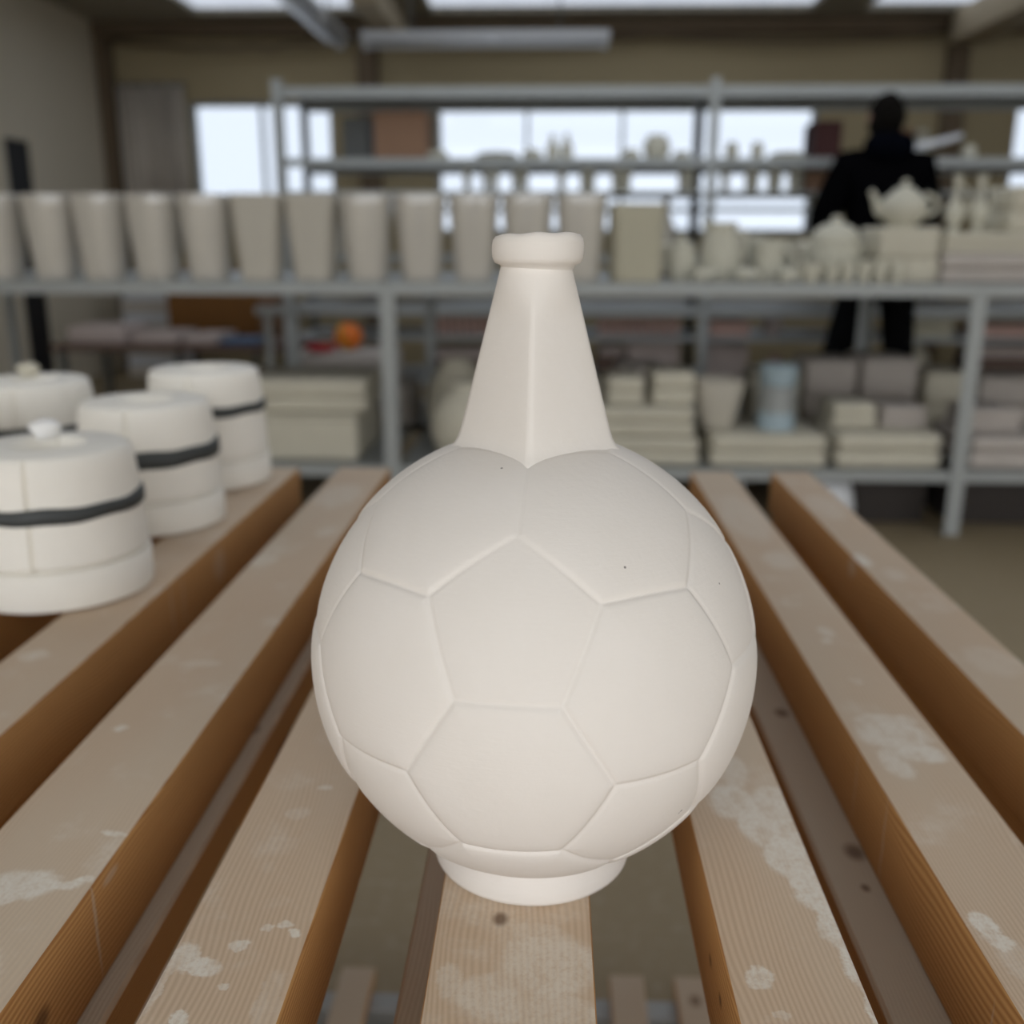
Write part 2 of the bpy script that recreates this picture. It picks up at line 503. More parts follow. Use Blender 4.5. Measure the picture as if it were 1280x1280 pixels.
# ceiling with roof lights; the unseen front rows are added to light the room
SKX = ((-2.72, -1.42), (-0.92, 1.9), (2.3, 3.9))
SKY = ((1.3, 2.6), (3.6, 5.6), (6.6, 8.12))  # first two rows are added openings for more overhead light
bm = bmesh.new()
ys = YF
for (y0, y1) in SKY:
    add_box(bm, XL - .2, XR + .2, ys, y0, ZC, ZC + .04)
    xs = XL - .2
    for (a, b_) in SKX:
        add_box(bm, xs, a, y0, y1, ZC, ZC + .04)
        xs = b_
    add_box(bm, xs, XR + .2, y0, y1, ZC, ZC + .04)
    ys = y1
add_box(bm, XL - .2, XR + .2, ys, YB + .2, ZC, ZC + .04)
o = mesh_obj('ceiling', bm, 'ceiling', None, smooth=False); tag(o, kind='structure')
wi = 4
for (y0, y1) in SKY:
    for (a, b_) in SKX:
        bm = bmesh.new()
        nx = int((b_ - a) / 0.04)
        g = []
        for k in range(nx + 1):
            x = a + (b_ - a) * k / nx
            z = ZC + .014 + .008 * math.sin(k * 1.5)
            g.append((bm.verts.new((x, y0, z)), bm.verts.new((x, y1, z))))
        for p, q in zip(g[:-1], g[1:]):
            bm.faces.new((p[0], q[0], q[1], p[1]))
        o = mesh_obj('window_%d' % wi, bm, 'skylight_grimy' if y0 > 6 else 'skylight', None); tag(o, kind='structure')
        wi += 1

# left wall with a dark narrow doorway
dy0, dy1 = 6.84, 7.18
bm = bmesh.new()
add_box(bm, XL - .2, XL, YF, dy0, 0, ZC)
add_box(bm, XL - .2, XL, dy1, YB, 0, ZC)
add_box(bm, XL - .2, XL, dy0, dy1, 1.72, ZC)
o = mesh_obj('wall_left', bm, 'wall', None, smooth=False); tag(o, kind='structure')
o = box('door_1', 'black', None, XL - .05, XL - .012, dy0, dy1, 0, 1.72); tag(o, kind='structure')
h_ = lathe_bm([(0, 0), (.02, .002), (.022, .03), (.012, .04), (0, .042)], 12)
hd = mesh_obj('door_handle', h_, 'steel_dark', o); hd.rotation_euler = (0, PI / 2, 0); hd.location = (XL - .012, dy0 + .06, 1.0)
o = box('wall_right', 'wall', None, XR, XR + .2, YF, YB, 0, ZC); tag(o, kind='structure')

# back wall with three window openings
WIN = [(-2.97, -1.79, 1.18, 2.15, [-2.39], []), (-0.95, 2.12, 1.12, 2.15, [-0.21, 0.565, 1.31], [1.31]), (3.66, 5.2, 1.12, 2.15, [4.4], [1.31])]
bm = bmesh.new()
xs = XL - .2
for (a, b_, z0, z1, mu, tr) in WIN:
    add_box(bm, xs, a, YB, YB + .2, 0, ZC)
    add_box(bm, a, b_, YB, YB + .2, 0, z0)
    add_box(bm, a, b_, YB, YB + .2, z1, ZC)
    xs = b_
add_box(bm, xs, XR + .2, YB, YB + .2, 0, ZC)
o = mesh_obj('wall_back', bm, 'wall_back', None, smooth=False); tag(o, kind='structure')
for i, (a, b_, z0, z1, mu, tr) in enumerate(WIN):
    bm = bmesh.new()
    t = .035
    add_box(bm, a, b_, YB + .05, YB + .12, z0, z0 + t); add_box(bm, a, b_, YB + .05, YB + .12, z1 - t, z1)
    add_box(bm, a, a + t, YB + .05, YB + .12, z0 + t, z1 - t); add_box(bm, b_ - t, b_, YB + .05, YB + .12, z0 + t, z1 - t)
    o = mesh_obj('window_%d' % (i + 1), bm, 'steel', None, smooth=False); tag(o, kind='structure')
    for x in mu:
        box('mullion', 'steel', o, x - .013, x + .013, YB + .052, YB + .118, z0 + t, z1 - t, .004, 1)
    for z in tr:
        box('transom', 'steel', o, a + t, b_ - t, YB + .055, YB + .115, z - .018, z + .018, .004, 1)
    cuts = [a + t] + mu + [b_ - t]
    for x0, x1 in zip(cuts[:-1], cuts[1:]):
        box('pane', 'glass', o, x0, x1, YB + .083, YB + .087, z0 + t, z1 - t)

# beams, joists, pilasters and a dark upright strip in the corner
o = box('trim_1', 'beam', None, XL, XR, 8.34, YB, 2.615, ZC, .01); tag(o, kind='structure')
o = box('trim_2', 'joist', None, -1.30, -1.12, 6.8, 8.22, 2.50, ZC, .01); tag(o, kind='structure')
o = box('trim_3', 'joist', None, 2.98, 3.28, 6.8, 8.22, 2.50, ZC, .01); tag(o, kind='structure')
o = box('trim_4', 'beam', None, -1.56, -1.40, 8.40, YB, 0, 2.55, .01); tag(o, kind='structure')
o = box('trim_6', 'beam', None, XL, XL + .11, 8.36, YB, 0, 2.615, .01); tag(o, kind='structure')
o = box('trim_5', 'beam', None, 3.06, 3.22, 8.40, YB, 0, 2.55, .01); tag(o, kind='structure')

# drooping cables under the beam
def cable(pts, r, mat, name, label):
    o = mesh_obj(name, tube_bm(pts, r, 8), mat, None)
    tag(o, label, 'cable')
cable([(-3.55 + 2.0 * k / 12, 8.36, 2.58 - .06 * math.sin(PI * k / 12) + .01 * math.sin(3 * k)) for k in range(13)], .02, 'beam', 'cable', 'dark cable sagging along the wall in the far left corner')
cable([(-1.3 + 4.2 * k / 20, 8.36, 2.60 - .05 * abs(math.sin(2 * PI * k / 20))) for k in range(21)], .02, 'beam', 'cable', 'dark cable looped along the top of the far wall above the windows')

# fluorescent lamps
def lamp(name, L, label):
    e = empty(name)
    box('housing', 'white_paint', e, -L / 2, L / 2, -.055, .055, .02, .075, .008)
    box('reflector', 'galvanised', e, -L / 2 + .01, L / 2 - .01, -.09, .09, .010, .020, .003)
    bm = tube_bm([(-L / 2 + .05, 0, -.008), (L / 2 - .05, 0, -.008)], .016, 12)
    mesh_obj('tube', bm, 'white_paint', e)
    for s in (-1, 1):
        box('end_cap', 'white_paint', e, s * (L / 2 - .03) - .02, s * (L / 2 - .03) + .02, -.03, .03, -.028, .010, .004)
        box('hanger', 'steel_dark', e, s * L * .3 - .006, s * L * .3 + .006, -.006, .006, .075, ZC - 2.33, 0)
    bm = bmesh.new(); bmesh.ops.create_uvsphere(bm, u_segments=16, v_segments=10, radius=.030)
    q = mesh_obj('starter', bm, 'white_paint', e); q.location = (.05, -.075, .0)
    tag(e, label, 'lamp')
    return e
l1 = lamp('fluorescent_lamp', 1.62, 'long grey fluorescent lamp hanging crosswise below the roof light, above the rack'); l1.location = (-.45, 7.0, 2.295)
l2 = lamp('fluorescent_lamp', 1.9, 'white fluorescent lamp running away from the viewer, left of the pale joist'); l2.location = (-1.44, 6.25, 2.33); l2.rotation_euler = (0, 0, PI / 2)
# flexible duct at the upper right
bm = tube_bm([(3.30 + .45 * k / 14, 7.4 + .2 * k / 14, 2.14 + .26 * math.sin(PI / 2 * min(1, k / 9))) for k in range(15)], [.045 + .005 * (k % 2) for k in range(15)], 14)
o = mesh_obj('flexible_duct', bm, 'galvanised', None); tag(o, 'silvery ribbed flexible duct bending down at the upper right', 'duct')
o = mesh_obj('hook', tube_bm([(3.30, 7.4, 2.14), (3.28, 7.42, 2.0)], .02, 8), 'galvanised', None); o.parent = bpy.data.objects['flexible_duct']; o.name = 'duct_end'

# pleated curtain against the back wall, left of the window
bm = bmesh.new()
top = []; bot = []
n = 60
for k in range(n + 1):
    x = -3.53 + .55 * k / n
    y = 8.445 + .038 * math.sin(k * 1.05) + .012 * math.sin(k * 2.7)
    top.append(bm.verts.new((x, y, 2.26 + .015 * math.sin(k * .7))))
    bot.append(bm.verts.new((x + .01 * math.sin(k), y, 1.0)))
for k in range(n):
    bm.faces.new((top[k], top[k + 1], bot[k + 1], bot[k]))
o = mesh_obj('curtain', bm, 'curtain', None); tag(o, 'grey pleated curtain hanging left of the bright window', 'curtain')
sm = o.modifiers.new('thickness', 'SOLIDIFY'); sm.thickness = .006
mesh_obj('curtain_rail', tube_bm([(-3.54, 8.445, 2.27), (-2.96, 8.445, 2.27)], .012, 8), 'steel_dark', o)
for k in range(4):
    pass

# ------------------------------------------------------------------ the slatted drying table
tag(table, 'long drying table of plaster-stained pine slats holding the white ball bottle and the moulds', 'table')
ZT = 0.746
Y0, Y1 = 0.06, 1.337
SL = [(-0.920, -0.858), (-0.795, -0.733), (-0.668, -0.606), (-0.541, -0.479), (-0.4095, -0.3475), (-0.2925, -0.2210), (-0.1645, -0.1068), (-0.0496, 0.0223), (0.0797, 0.1364), (0.1948, 0.2515), (0.3060, 0.3580)]
BO = [(-0.91, -0.87), (-0.785, -0.745), (-0.66, -0.615), (-0.53, -0.49), (-0.40, -0.357), (-0.262, -0.2095), (-0.152, -0.12), (-0.0715, 0.010), (0.092, 0.128), (0.166, 0.238), (0.3115, 0.352)]
for k, (a, b_) in enumerate(SL):
    cx, cy = (a + b_) / 2, (Y0 + Y1) / 2
    e1 = Y1 + random.uniform(-.006, .006)
    s = box('slat', 'slat_wood', table, a - cx, b_ - cx, Y0 - cy, e1 - cy, 0.6901 - .718, ZT - .718, .0022, 2)
    s.location = (cx, cy, .718)
for k, (a, b_) in enumerate(BO):
    cx, cy = (a + b_) / 2, (Y0 + Y1) / 2
    s = box('under_board', 'board_wood', table, a - cx, b_ - cx, Y0 - cy, Y1 - .004 - cy, .660 - .675, .690 - .675, .002, 1)
    s.location = (cx, cy, .675)
for y, xe in ((0.12, .365), (0.70, -.19), (1.22, .365)):
    box('bearer', 'board_wood', table, -.93, xe, y - .028, y + .028, .605, .660, .002, 1)
for x in (-.90, .335):
    for y in (.12, 1.22):
        box('leg', 'board_wood', table, x - .025, x + .025, y - .025, y + .025, 0.0, .605, .002, 1)
for k in range(-9, 4):
    a = -0.001 + k * .0865
    a += {2: -.004}.get(k, 0)
    cx, cy = a + .0215, .60
    s = box('lower_slat', 'board_wood', table, -.0215, .0215, -.48, .472 + random.uniform(-.002, .002), -.009, .009, .0015, 1)
    s.location = (cx, cy, .131)
for y in (.16, 1.034):
    box('lower_rail', 'steel', table, -.86, .335, y - .016, y + .016, .082, .1215, .002, 1)
for x in (-.865, .325):
    box('side_rail', 'steel', table, x - .008, x + .008, .13, 1.21, .085, .118, .002, 1)

# ------------------------------------------------------------------ the football-shaped bottle
BX, BY, BZ, BR = -0.00665, 0.45, 0.8584, 0.107
SPECKS = []
def seam_sphere():
    bm = bmesh.new()
    bmesh.ops.create_icosphere(bm, subdivisions=8, radius=1.0)
    me = bpy.data.meshes.new('body')
    bm.to_mesh(me); bm.free()
    n = len(me.vertices)
    P = np.empty(n * 3); me.vertices.foreach_get('co', P); P = P.reshape(-1, 3)
    P /= np.linalg.norm(P, axis=1)[:, None]
    ph = (1 + 5 ** .5) / 2
    ic = []
    for s in (1, -1):
        for t in (1, -1):
            ic += [(0, s, t * ph), (s, t * ph, 0), (t * ph, 0, s)]
    ic = np.array(ic); ic /= np.linalg.norm(ic[0])
    hx = []
    for i in range(12):
        for j in range(i + 1, 12):
            for k in range(j + 1, 12):
                if ic[i] @ ic[j] > .4 and ic[j] @ ic[k] > .4 and ic[i] @ ic[k] > .4:
                    v = ic[i] + ic[j] + ic[k]; hx.append(v / np.linalg.norm(v))
    hx = np.array(hx)
    vv = (2 * ic[0] + ic[np.argsort(-(ic @ ic[0]))[1]]) / 3
    vn = np.linalg.norm(vv)
    dp = (ic @ vv).max() / vn
    dh = (hx @ vv).max() / vn
    Mr = np.array(ROT)
    ic = ic @ Mr.T; hx = hx @ Mr.T
    F = np.vstack([ic, hx]); D = np.r_[np.full(12, dp), np.full(20, dh)]
    V = (P @ F.T) / D            # larger = face that is hit
    idx = np.argsort(-V, axis=1)[:, :2]
    r_ = np.arange(n)
    v1, v2 = V[r_, idx[:, 0]], V[r_, idx[:, 1]]
    G = F / D[:, None]
    g = G[idx[:, 0]] - G[idx[:, 1]]
    gt = g - (g * P).sum(1)[:, None] * P
    dist = (v1 - v2) / np.linalg.norm(gt, axis=1) * BR     # metres to nearest seam
    pent = (idx[:, 0] < 12)
    fade = np.clip((0.98 - P[:, 2]) / 0.45, 0.35, 1.0)
    low = np.clip((0.15 - P[:, 2]) / 0.8, 0, 1)
    disp = -(0.00095 + .0010 * low) * fade * np.exp(-dist / .0042) - .00075 * fade * np.exp(-(dist / .0011) ** 2)
    disp += np.where(pent, -.0009 * (1 - np.exp(-dist / .0018)), 0.0)
    P2 = P * (BR + disp)[:, None]
    P2[:, 2] = np.maximum(P2[:, 2], -BR * .985)
    me.vertices.foreach_set('co', P2.ravel())
    me.update()
    for p in me.polygons: p.use_smooth = True
    return me
ROT = [[0.82985894, -0.50796396, 0.23088257], [0.19999818, -0.11550094, -0.97296468], [0.52089814, 0.85359952, 0.00574238]]
def on_ball(x, z):   # a point on the camera side of the ball (ball-centred)
    y = -math.sqrt(max(0, BR * BR - x * x - z * z))
    return (x, y, z)
SPECKS = [(*on_ball(-.0135, .0985), .0007), (*on_ball(.0375, .0665), .0007), (*on_ball(.081, .051), .0006), (*on_ball(.0665, -.047), .0009), (*on_ball(.0655, -.048), .0006)]
M['bisque'] = bisque()

bottle = empty('football_bottle', (BX, BY, ZT))
tag(bottle, 'large white bottle shaped as a football with a square tapering neck, on the middle slat', 'bottle')
me = seam_sphere(); me.materials.append(M['bisque'])
body = bpy.data.objects.new('body', me); link(body); body.parent = bottle; body.location = (0, 0, BZ - ZT)
# neck: four-sided taper that turns round below the lip
bm = bmesh.new()
n = 96
rings = []
zs = [0.085 + (0.183 - 0.085) * k / 30 for k in range(31)]
for z in zs:
    t = (z - .1) / (.181 - .1)
    rc = .0367 + (.0158 - .0367) * t           # corner radius
    if t < 0: rc = .0367 - .0225 * t * .5 + .0
    blend = min(1, max(0, (t - .72) / .28)); blend = blend * blend * (3 - 2 * blend)
    flare = .004 * math.exp(-max(0, (z - .0985)) / .0025) if z < .112 else 0
    ring = []
    for i in range(n):
        a = 2 * PI * i / n + .0
        # distance to a square whose corners lie on the axes, softened
        e = 1.0 + .14 + .86 * blend
        k = (abs(math.cos(a)) ** e + abs(math.sin(a)) ** e) ** (-1 / e)
        rr = rc * k * (1.0 if blend < 1 else 1.0) + flare
        ring.append(bm.verts.new((rr * math.cos(a), rr * math.sin(a), z)))
    rings.append(ring)
for A, B in zip(rings[:-1], rings[1:]):
    for i in range(n):
        j = (i + 1) % n
        bm.faces.new((A[i], A[j], B[j], B[i]))
nk = mesh_obj('neck', bm, 'bisque', bottle); nk.location = (0, 0, BZ - ZT); nk.rotation_euler = (0, 0, -.05)
# lip ring, slightly uneven top, open mouth
prof = [(.0125, .172), (.0155, .1795), (.0166, .1818), (.0190, .1828), (.0200, .1848), (.0203, .1875), (.0203, .1905), (.0199, .1928), (.0186, .1945), (.0160, .1948), (.0140, .1938), (.0128, .1900), (.0120, .180), (.0115, .150)]
bm = lathe_bm(prof, 72, rfun=None)
for v in bm.verts:
    if v.co.z > .186:
        v.co.z += .0009 * math.sin(math.atan2(v.co.y, v.co.x) * 1.0 + 2.6) + .0003 * math.sin(7 * math.atan2(v.co.y, v.co.x))
lp = mesh_obj('lip', bm, 'bisque', bottle); lp.location = (0.0006, 0, BZ - ZT)
# foot ring
zf = ZT - BZ
prof = [(.030, zf + .006), (.0405, zf + .0003), (.0475, zf + .0002), (.0497, zf + .0012), (.0501, zf + .003), (.0492, zf + .008), (.0478, zf + .0135), (.0470, zf + .0180), (.0475, zf + .0215), (.040, zf + .022)]
ft = mesh_obj('foot', lathe_bm(prof, 96), 'bisque', bottle); ft.location = (0, 0, BZ - ZT)

# ------------------------------------------------------------------ barrel-shaped plaster moulds
def barrel(x, y, h, r, label, plug=False, band=(.083, .013), tilt=0.0, seam_da=.30, recess=True):
    e = empty('plaster_mould', (x, y, ZT + .0004))
    face = math.atan2(-y, -x)
    sa = face + seam_da * -1.0 - .0      # negative = to the left seen from the camera
    nseg = 240
    def rf(rr, a, z):
        d = abs((a - sa + PI) % (2 * PI) - PI)
        d2 = abs((a - sa) % (2 * PI) - PI)
        g = min(d, d2)
        rr += .0003 * math.sin(5 * a + z * 60)
        return rr - (.0035 if g < .020 else 0)
    zb = .036
    base = [(0, 0), (r * .93, 0), (r * .99, .002), (r, .006), (r * 1.0, zb - .0025), (r * .985, zb - .001), (r * .93, zb - .0005), (0, zb - .0005)]
    mesh_obj('base_plate', lathe_bm(base, 96, rfun=lambda rr, a, z: rr + .0006 * math.sin(3 * a + 1) * (1 if rr > .05 else 0)), 'plaster', e, autosmooth=50)
    def R_(z):
        t = (z - zb) / (h - zb)
        return r * (.99 - .035 * t - .06 * t * t)
    p = [(0, zb), (r * .93, zb), (r * .935, zb + .0022), (R_(zb) - .0015, zb + .0026), (R_(zb), zb + .004)]
    for k in range(1, 13):
        z = zb + .002 + (h - .012 - zb) * k / 12
        p.append((R_(z), z))
    rt = R_(h)
    p += [(rt - .0008, h - .004), (rt - .0025, h - .0015), (rt - .006, h), (.034, h + .0005), (.0325, h + .0008), (.030, h - .002), (.027, h - .008), (.022, h - .009), (.020, h - .014), (0, h - .016)]
    mesh_obj('mould_body', lathe_bm(p, nseg, rfun=rf), 'plaster', e, autosmooth=45)
    zc, bw = band
    rb = R_(zc)
    bp = [(rb - .0008, zc - bw / 2), (rb + .0022, zc - bw / 2 + .001), (rb + .0026, zc), (rb + .0022, zc + bw / 2 - .001), (rb - .0008, zc + bw / 2), (rb - .0008, zc - bw / 2)]
    bmb = lathe_bm(bp, 96)
    for v in bmb.verts:
        a = math.atan2(v.co.y, v.co.x)
        v.co.z += tilt * math.cos(a - face - 1.4) + .0012 * math.sin(4 * a) * (v.co.z - zc) / bw + .0006 * math.sin(9 * a)
    mesh_obj('rubber_band', bmb, 'rubber', e)
    if plug:
        pp = [(0, 0), (.011, 0), (.010, .004), (.013, .008), (.0135, .012), (.010, .015), (.004, .017), (0, .0165)]
        bmp = lathe_bm(pp, 20, rfun=lambda rr, a, z: rr * (1 + .12 * math.sin(3 * a + z * 200)))
        g = mesh_obj('slip_plug', bmp, 'slip' if y < 1 else 'plaster_dull', e)
        g['label'] = 'lump of dried slip by the pouring hole'
        g.location = (.036 * math.cos(face + PI) , .036 * math.sin(face + PI), h - .0005)
    tag(e, label, 'mould', 'barrel-shaped plaster moulds on the slats')
    return e
barrel(-0.440, 0.834, .132, .0767, 'nearest barrel-shaped plaster mould, cut by the left picture edge, lump of slip on top', True, (.0835, .0135), .000)
barrel(-0.443, 1.056, .137, .0757, 'barrel-shaped plaster mould with the widest dark band, second in the row nearest the ball', False, (.0820, .0185), .002)
barrel(-0.445, 1.255, .147, .0757, 'farthest and tallest plaster mould of the row nearest the ball, with a flat top', False, (.098, .0135), .002)
barrel(-0.640, 1.190, .140, .0757, 'banded plaster mould in the second row, behind the nearest one, with a lump on top', True, (.083, .014), .000)
barrel(-0.652, 0.975, .134, .0757, 'white plaster mould almost wholly outside the left picture edge, only its right side in view', False, (.083, .014), .000)

# ------------------------------------------------------------------ steel racks
def angle_post(name, parent, x, y, z0, z1, w_=.05, sx=1, sy=1, mat='steel'):
    bm = bmesh.new()
    t = .004
    add_box(bm, x - w_ / 2, x + w_ / 2, y - t / 2, y + t / 2, z0, z1)
    xx = x + sx * (w_ / 2 - t / 2)
    add_box(bm, xx - t / 2, xx + t / 2, y + sy * t / 2, y + sy * w_, z0, z1) if sy > 0 else add_box(bm, xx - t / 2, xx + t / 2, y - w_, y - t / 2, z0, z1)
    o = mesh_obj(name, bm, mat, parent, smooth=False)
    f = box('foot_plate', 'steel_dark', o, x - w_ / 2 - .008, x + w_ / 2 + .008, y - .02 + (0.02 * sy), y + .03 + (0.02 * sy), z0 - .001, z0 + .004)
    return o

def shelf(name, parent, x0, x1, y0, y1, ztop, th=.04, mat='steel'):
    bm = bmesh.new()
    add_box(bm, x0, x1, y0, y1, ztop - .006, ztop)
    add_box(bm, x0, x1, y0, y0 + .004, ztop - th, ztop - .006)
    add_box(bm, x0, x1, y1 - .004, y1, ztop - th, ztop - .006)
    o = mesh_obj(name, bm, mat, parent, smooth=False)
    return o

RX = [-2.667, -0.585, 1.497, 3.579]
rack1 = empty('steel_rack', (0, 0, 0))
tag(rack1, 'low grey steel shelving bench with two decks, tall vases standing along its top', 'rack')
for i, x in enumerate(RX):
    angle_post('post', rack1, x, 3.576, 0.002, .868, .054)
    angle_post('post', rack1, x, 4.855, 0.002, .868, .050, sy=-1)
for x0, x1 in zip(RX[:-1], RX[1:]):
    shelf('top_deck', rack1, x0 + .001, x1 - .001, 3.570, 4.862, .912, .044)
    shelf('lower_deck', rack1, x0 + .029, x1 - .029, 3.580, 4.85, .240, .038)
RX2 = [-1.45, 0.835, 3.12, 5.4]
rack2 = empty('steel_rack', (0, 0, 0))
tag(rack2, 'tall grey steel rack in front of the windows, behind the person', 'rack')
for x in RX2:
    angle_post('post', rack2, x, 5.497, 0.002, 1.868, .05)
    angle_post('post', rack2, x, 6.103, 0.002, 1.868, .05, sy=-1, mat='steel_dark')
for x0, x1 in zip(RX2[:-1], RX2[1:]):
    for z, th in ((1.830, .055), (1.478, .045), (1.312, .014), (.980, .04), (.715, .055), (.548, .02), (.315, .04), (.10, .04)):
        shelf('shelf', rack2, x0 + .027, x1 - .027, 5.503, 6.097, z, th)

# ------------------------------------------------------------------ tall vases in a row on the bench
ZV = .9125
def vase_mesh(wt, wb, h, expo):
    t = .006
    p = [(0, 0), (wb - .008, 0), (wb - .002, .002), (wb, .007)]
    for k in range(1, 11):
        u = k / 10
        p.append((wb + (wt - wb) * u, .007 + (h - .012) * u))
    p += [(wt - .001, h - .0015), (wt - t / 2, h), (wt - t, h - .002), (wb - t, .02), (0, .014)]
    return lathe_bm(p, 48, expo, rot=0)
protos = {}
for key, a in (('g', (.0925, .068, .30, 2.9)), ('m', (.0915, .066, .30, 5.0)), ('w', (.093, .087, .268, 6.0))):
    bm = vase_mesh(*a)
    me = bpy.data.meshes.new('tall_vase'); bm.normal_update(); bm.to_mesh(me); bm.free()
    me.materials.append(M[{'g': 'glaze', 'm': 'biscuit', 'w': 'biscuit_olive'}[key]])
    for p in me.polygons: p.use_smooth = True
    me.set_sharp_from_angle(angle=math.radians(50))
    protos[key] = me
# (x px-derived centre, kind)
VX = [(-2.022, 'g'), (-1.822, 'g'), (-1.630, 'g'), (-1.442, 'g'), (-1.248, 'g'), (-1.053, 'm'), (-0.860, 'm'), (-0.662, 'g'), (-0.470, 'g'), (-0.279, 'g'), (-0.085, 'g'), (0.104, 'g'), (0.300, 'w')]
words = {'g': 'shiny white tall tapered vase', 'm': 'matt putty-coloured tall tapered vase', 'w': 'widest and shortest vase, olive-white and straight-sided, at the right end of the row'}
for i, (x, k) in enumerate(VX):
    o = bpy.data.objects.new('tall_vase', protos[k]); link(o)
    o.location = (x, 3.668 + .012 * math.sin(i * 2.3), ZV)
    o.rotation_euler = (0, 0, .08 * math.sin(i * 1.7))
    lab = words[k]
    if k == 'g':
        lab += ', %s from the left in the row on the bench' % ORD[i]
        if i == 0: lab = 'shiny white tall vase cut by the left picture edge, first in the bench row'
        if i == 10: lab = 'shiny white tall vase directly behind the lip of the football bottle'
        if i == 11: lab = 'shiny white tall vase just right of the lip of the football bottle'
    if k == 'm':
        lab += [', left one of the matt pair', ', right one of the matt pair'][i - 5]
    tag(o, lab, 'vase', 'tall vases in a row on the bench')

# ------------------------------------------------------------------ plaster mould blocks (two halves with a parting line)
def block(x0, x1, z0, z1, y0, depth, label, mat='plaster_dull', split=.5, bev=.014, group=None, name='mould_block', rz=0.0):
    cx, cy = (x0 + x1) / 2, y0 + depth / 2
    e = empty(name, (cx, cy, z0 + .0006), rz or random.uniform(-.035, .035))
    w2, d2, h = (x1 - x0) / 2, depth / 2, z1 - z0
    zs = h * split
    box('lower_half', mat, e, -w2, w2, -d2, d2, 0, zs - .002, min(bev, zs * .4), 3)
    box('upper_half', mat, e, -w2 + .003, w2 - .003, -d2 + .003, d2 - .003, zs + .001 - .003, h, min(bev, (h - zs) * .4), 3)
    tag(e, label, 'mould', group)
    return e

def handle(parent, cx, cz, rx, rz_, rad, side=1, mat='greenware', y=0.0):
    pts = [(cx + side * rx * math.sin(PI * k / 12), y, cz + rz_ * math.cos(PI * k / 12)) for k in range(13)]
    return mesh_obj('handle', tube_bm(pts, rad, 10), mat, parent)

def vessel(name, x, y, z, prof, mat='greenware', n=40, label='', cat='', group=None, expo=2.0):
    e = empty(name, (x, y, z + .0005))
    mesh_obj('body', lathe_bm(prof, n, expo), mat, e, autosmooth=50)
    tag(e, label, cat, group)
    return e

# --- castings on the bench top, right of the vases
G1 = 'unfired castings on the bench top'
YC = 3.75
j = vessel('lidded_jar', .475, YC, ZV, [(0, 0), (.038, 0), (.044, .01), (.054, .06), (.053, .09), (.046, .115), (.044, .12), (0, .12)], label='small squat lidded jar just right of the widest vase', cat='jar')
mesh_obj('lid', lathe_bm([(0, .12), (.046, .12), (.044, .13), (.02, .142), (.010, .146), (.014, .156), (.008, .164), (0, .165)], 32), 'greenware', j)
j = vessel('pitcher', .620, YC + .02, ZV, [(0, 0), (.055, 0), (.065, .012), (.076, .06), (.070, .12), (.058, .165), (.054, .19), (.062, .208), (.056, .208), (.048, .19), (.05, .165), (0, .02)], label='round-bellied white pitcher with a side handle, right of the small lidded jar', cat='pitcher')
handle(j, .062, .13, .034, .050, .009)
mesh_obj('spout', tube_bm([(-.045, 0, .185), (-.060, 0, .205), (-.066, 0, .215)], [.018, .012, .006], 10), 'greenware', j)
j = vessel('handled_mug', .788, YC - .03, ZV, [(0, 0), (.042, 0), (.048, .006), (.050, .06), (.052, .135), (.048, .138), (.044, .13), (.044, .02), (0, .015)], label='tall white mug with an open loop handle, right of the round pitcher', cat='mug')
handle(j, .048, .075, .042, .045, .009)
j = vessel('bowl', .915, YC - .14, ZV, [(0, 0), (.022, 0), (.025, .006), (.036, .03), (.042, .065), (.039, .066), (.032, .03), (0, .014)], label='plain white bowl beside the loop-handled mug', cat='bowl')
j = vessel('bowl', .840, YC + .22, ZV, [(0, 0), (.055, 0), (.06, .01), (.085, .07), (.098, .15), (.092, .15), (.075, .07), (0, .02)], label='deeper white bowl standing behind the plain one', cat='bowl')
# tureen with a domed lid
j = vessel('tureen', 1.035, YC + .03, ZV, [(0, 0), (.06, 0), (.065, .012), (.090, .06), (.096, .11), (.090, .135), (0, .135)], label='white tureen with a domed lid, the tallest of the small castings', cat='tureen')
mesh_obj('lid', lathe_bm([(0, .135), (.092, .135), (.09, .148), (.075, .18), (.045, .200), (.02, .206), (.016, .211), (.020, .222), (.012, .230), (0, .231)], 36), 'greenware', j)
for s in (-1, 1): handle(j, s * .086, .105, .03, .022, .008, s)
# small cups in front of it
for k in range(5):
    x = .985 + .056 * k
    c = vessel('small_cup', x, YC - .145, ZV, [(0, 0), (.016, 0), (.019, .004), (.024, .04), (.0255, .072), (.024, .073), (.021, .04), (0, .01)], n=24,
               label='small white cup in front of the tureen, %s from the left of five' % ORD[k], cat='cup', group='small cups in front of the tureen')
# mould block carrying the teapot
block(1.155, 1.375, ZV, 1.104, 3.66, .24, 'square plaster block under the teapot', 'plaster_dull', .45)
tp = vessel('teapot', 1.262, 3.755, 1.105, [(0, 0), (.045, 0), (.048, .006), (.058, .014), (.080, .045), (.085, .065), (.075, .095), (.052, .113), (.046, .116), (0, .116)], label='white teapot on a plaster block, seen against the dark jacket', cat='teapot')
mesh_obj('lid', lathe_bm([(0, .116), (.046, .116), (.044, .122), (.028, .134), (.010, .140), (.009, .146), (.015, .154), (.008, .162), (0, .163)], 32), 'greenware', tp)
mesh_obj('spout', tube_bm([(-.070, 0, .045), (-.090, 0, .060), (-.100, 0, .085), (-.113, 0, .115), (-.122, 0, .120)], [.022, .017, .013, .010, .011], 12), 'greenware', tp)
handle(tp, .072, .075, .048, .036, .008)
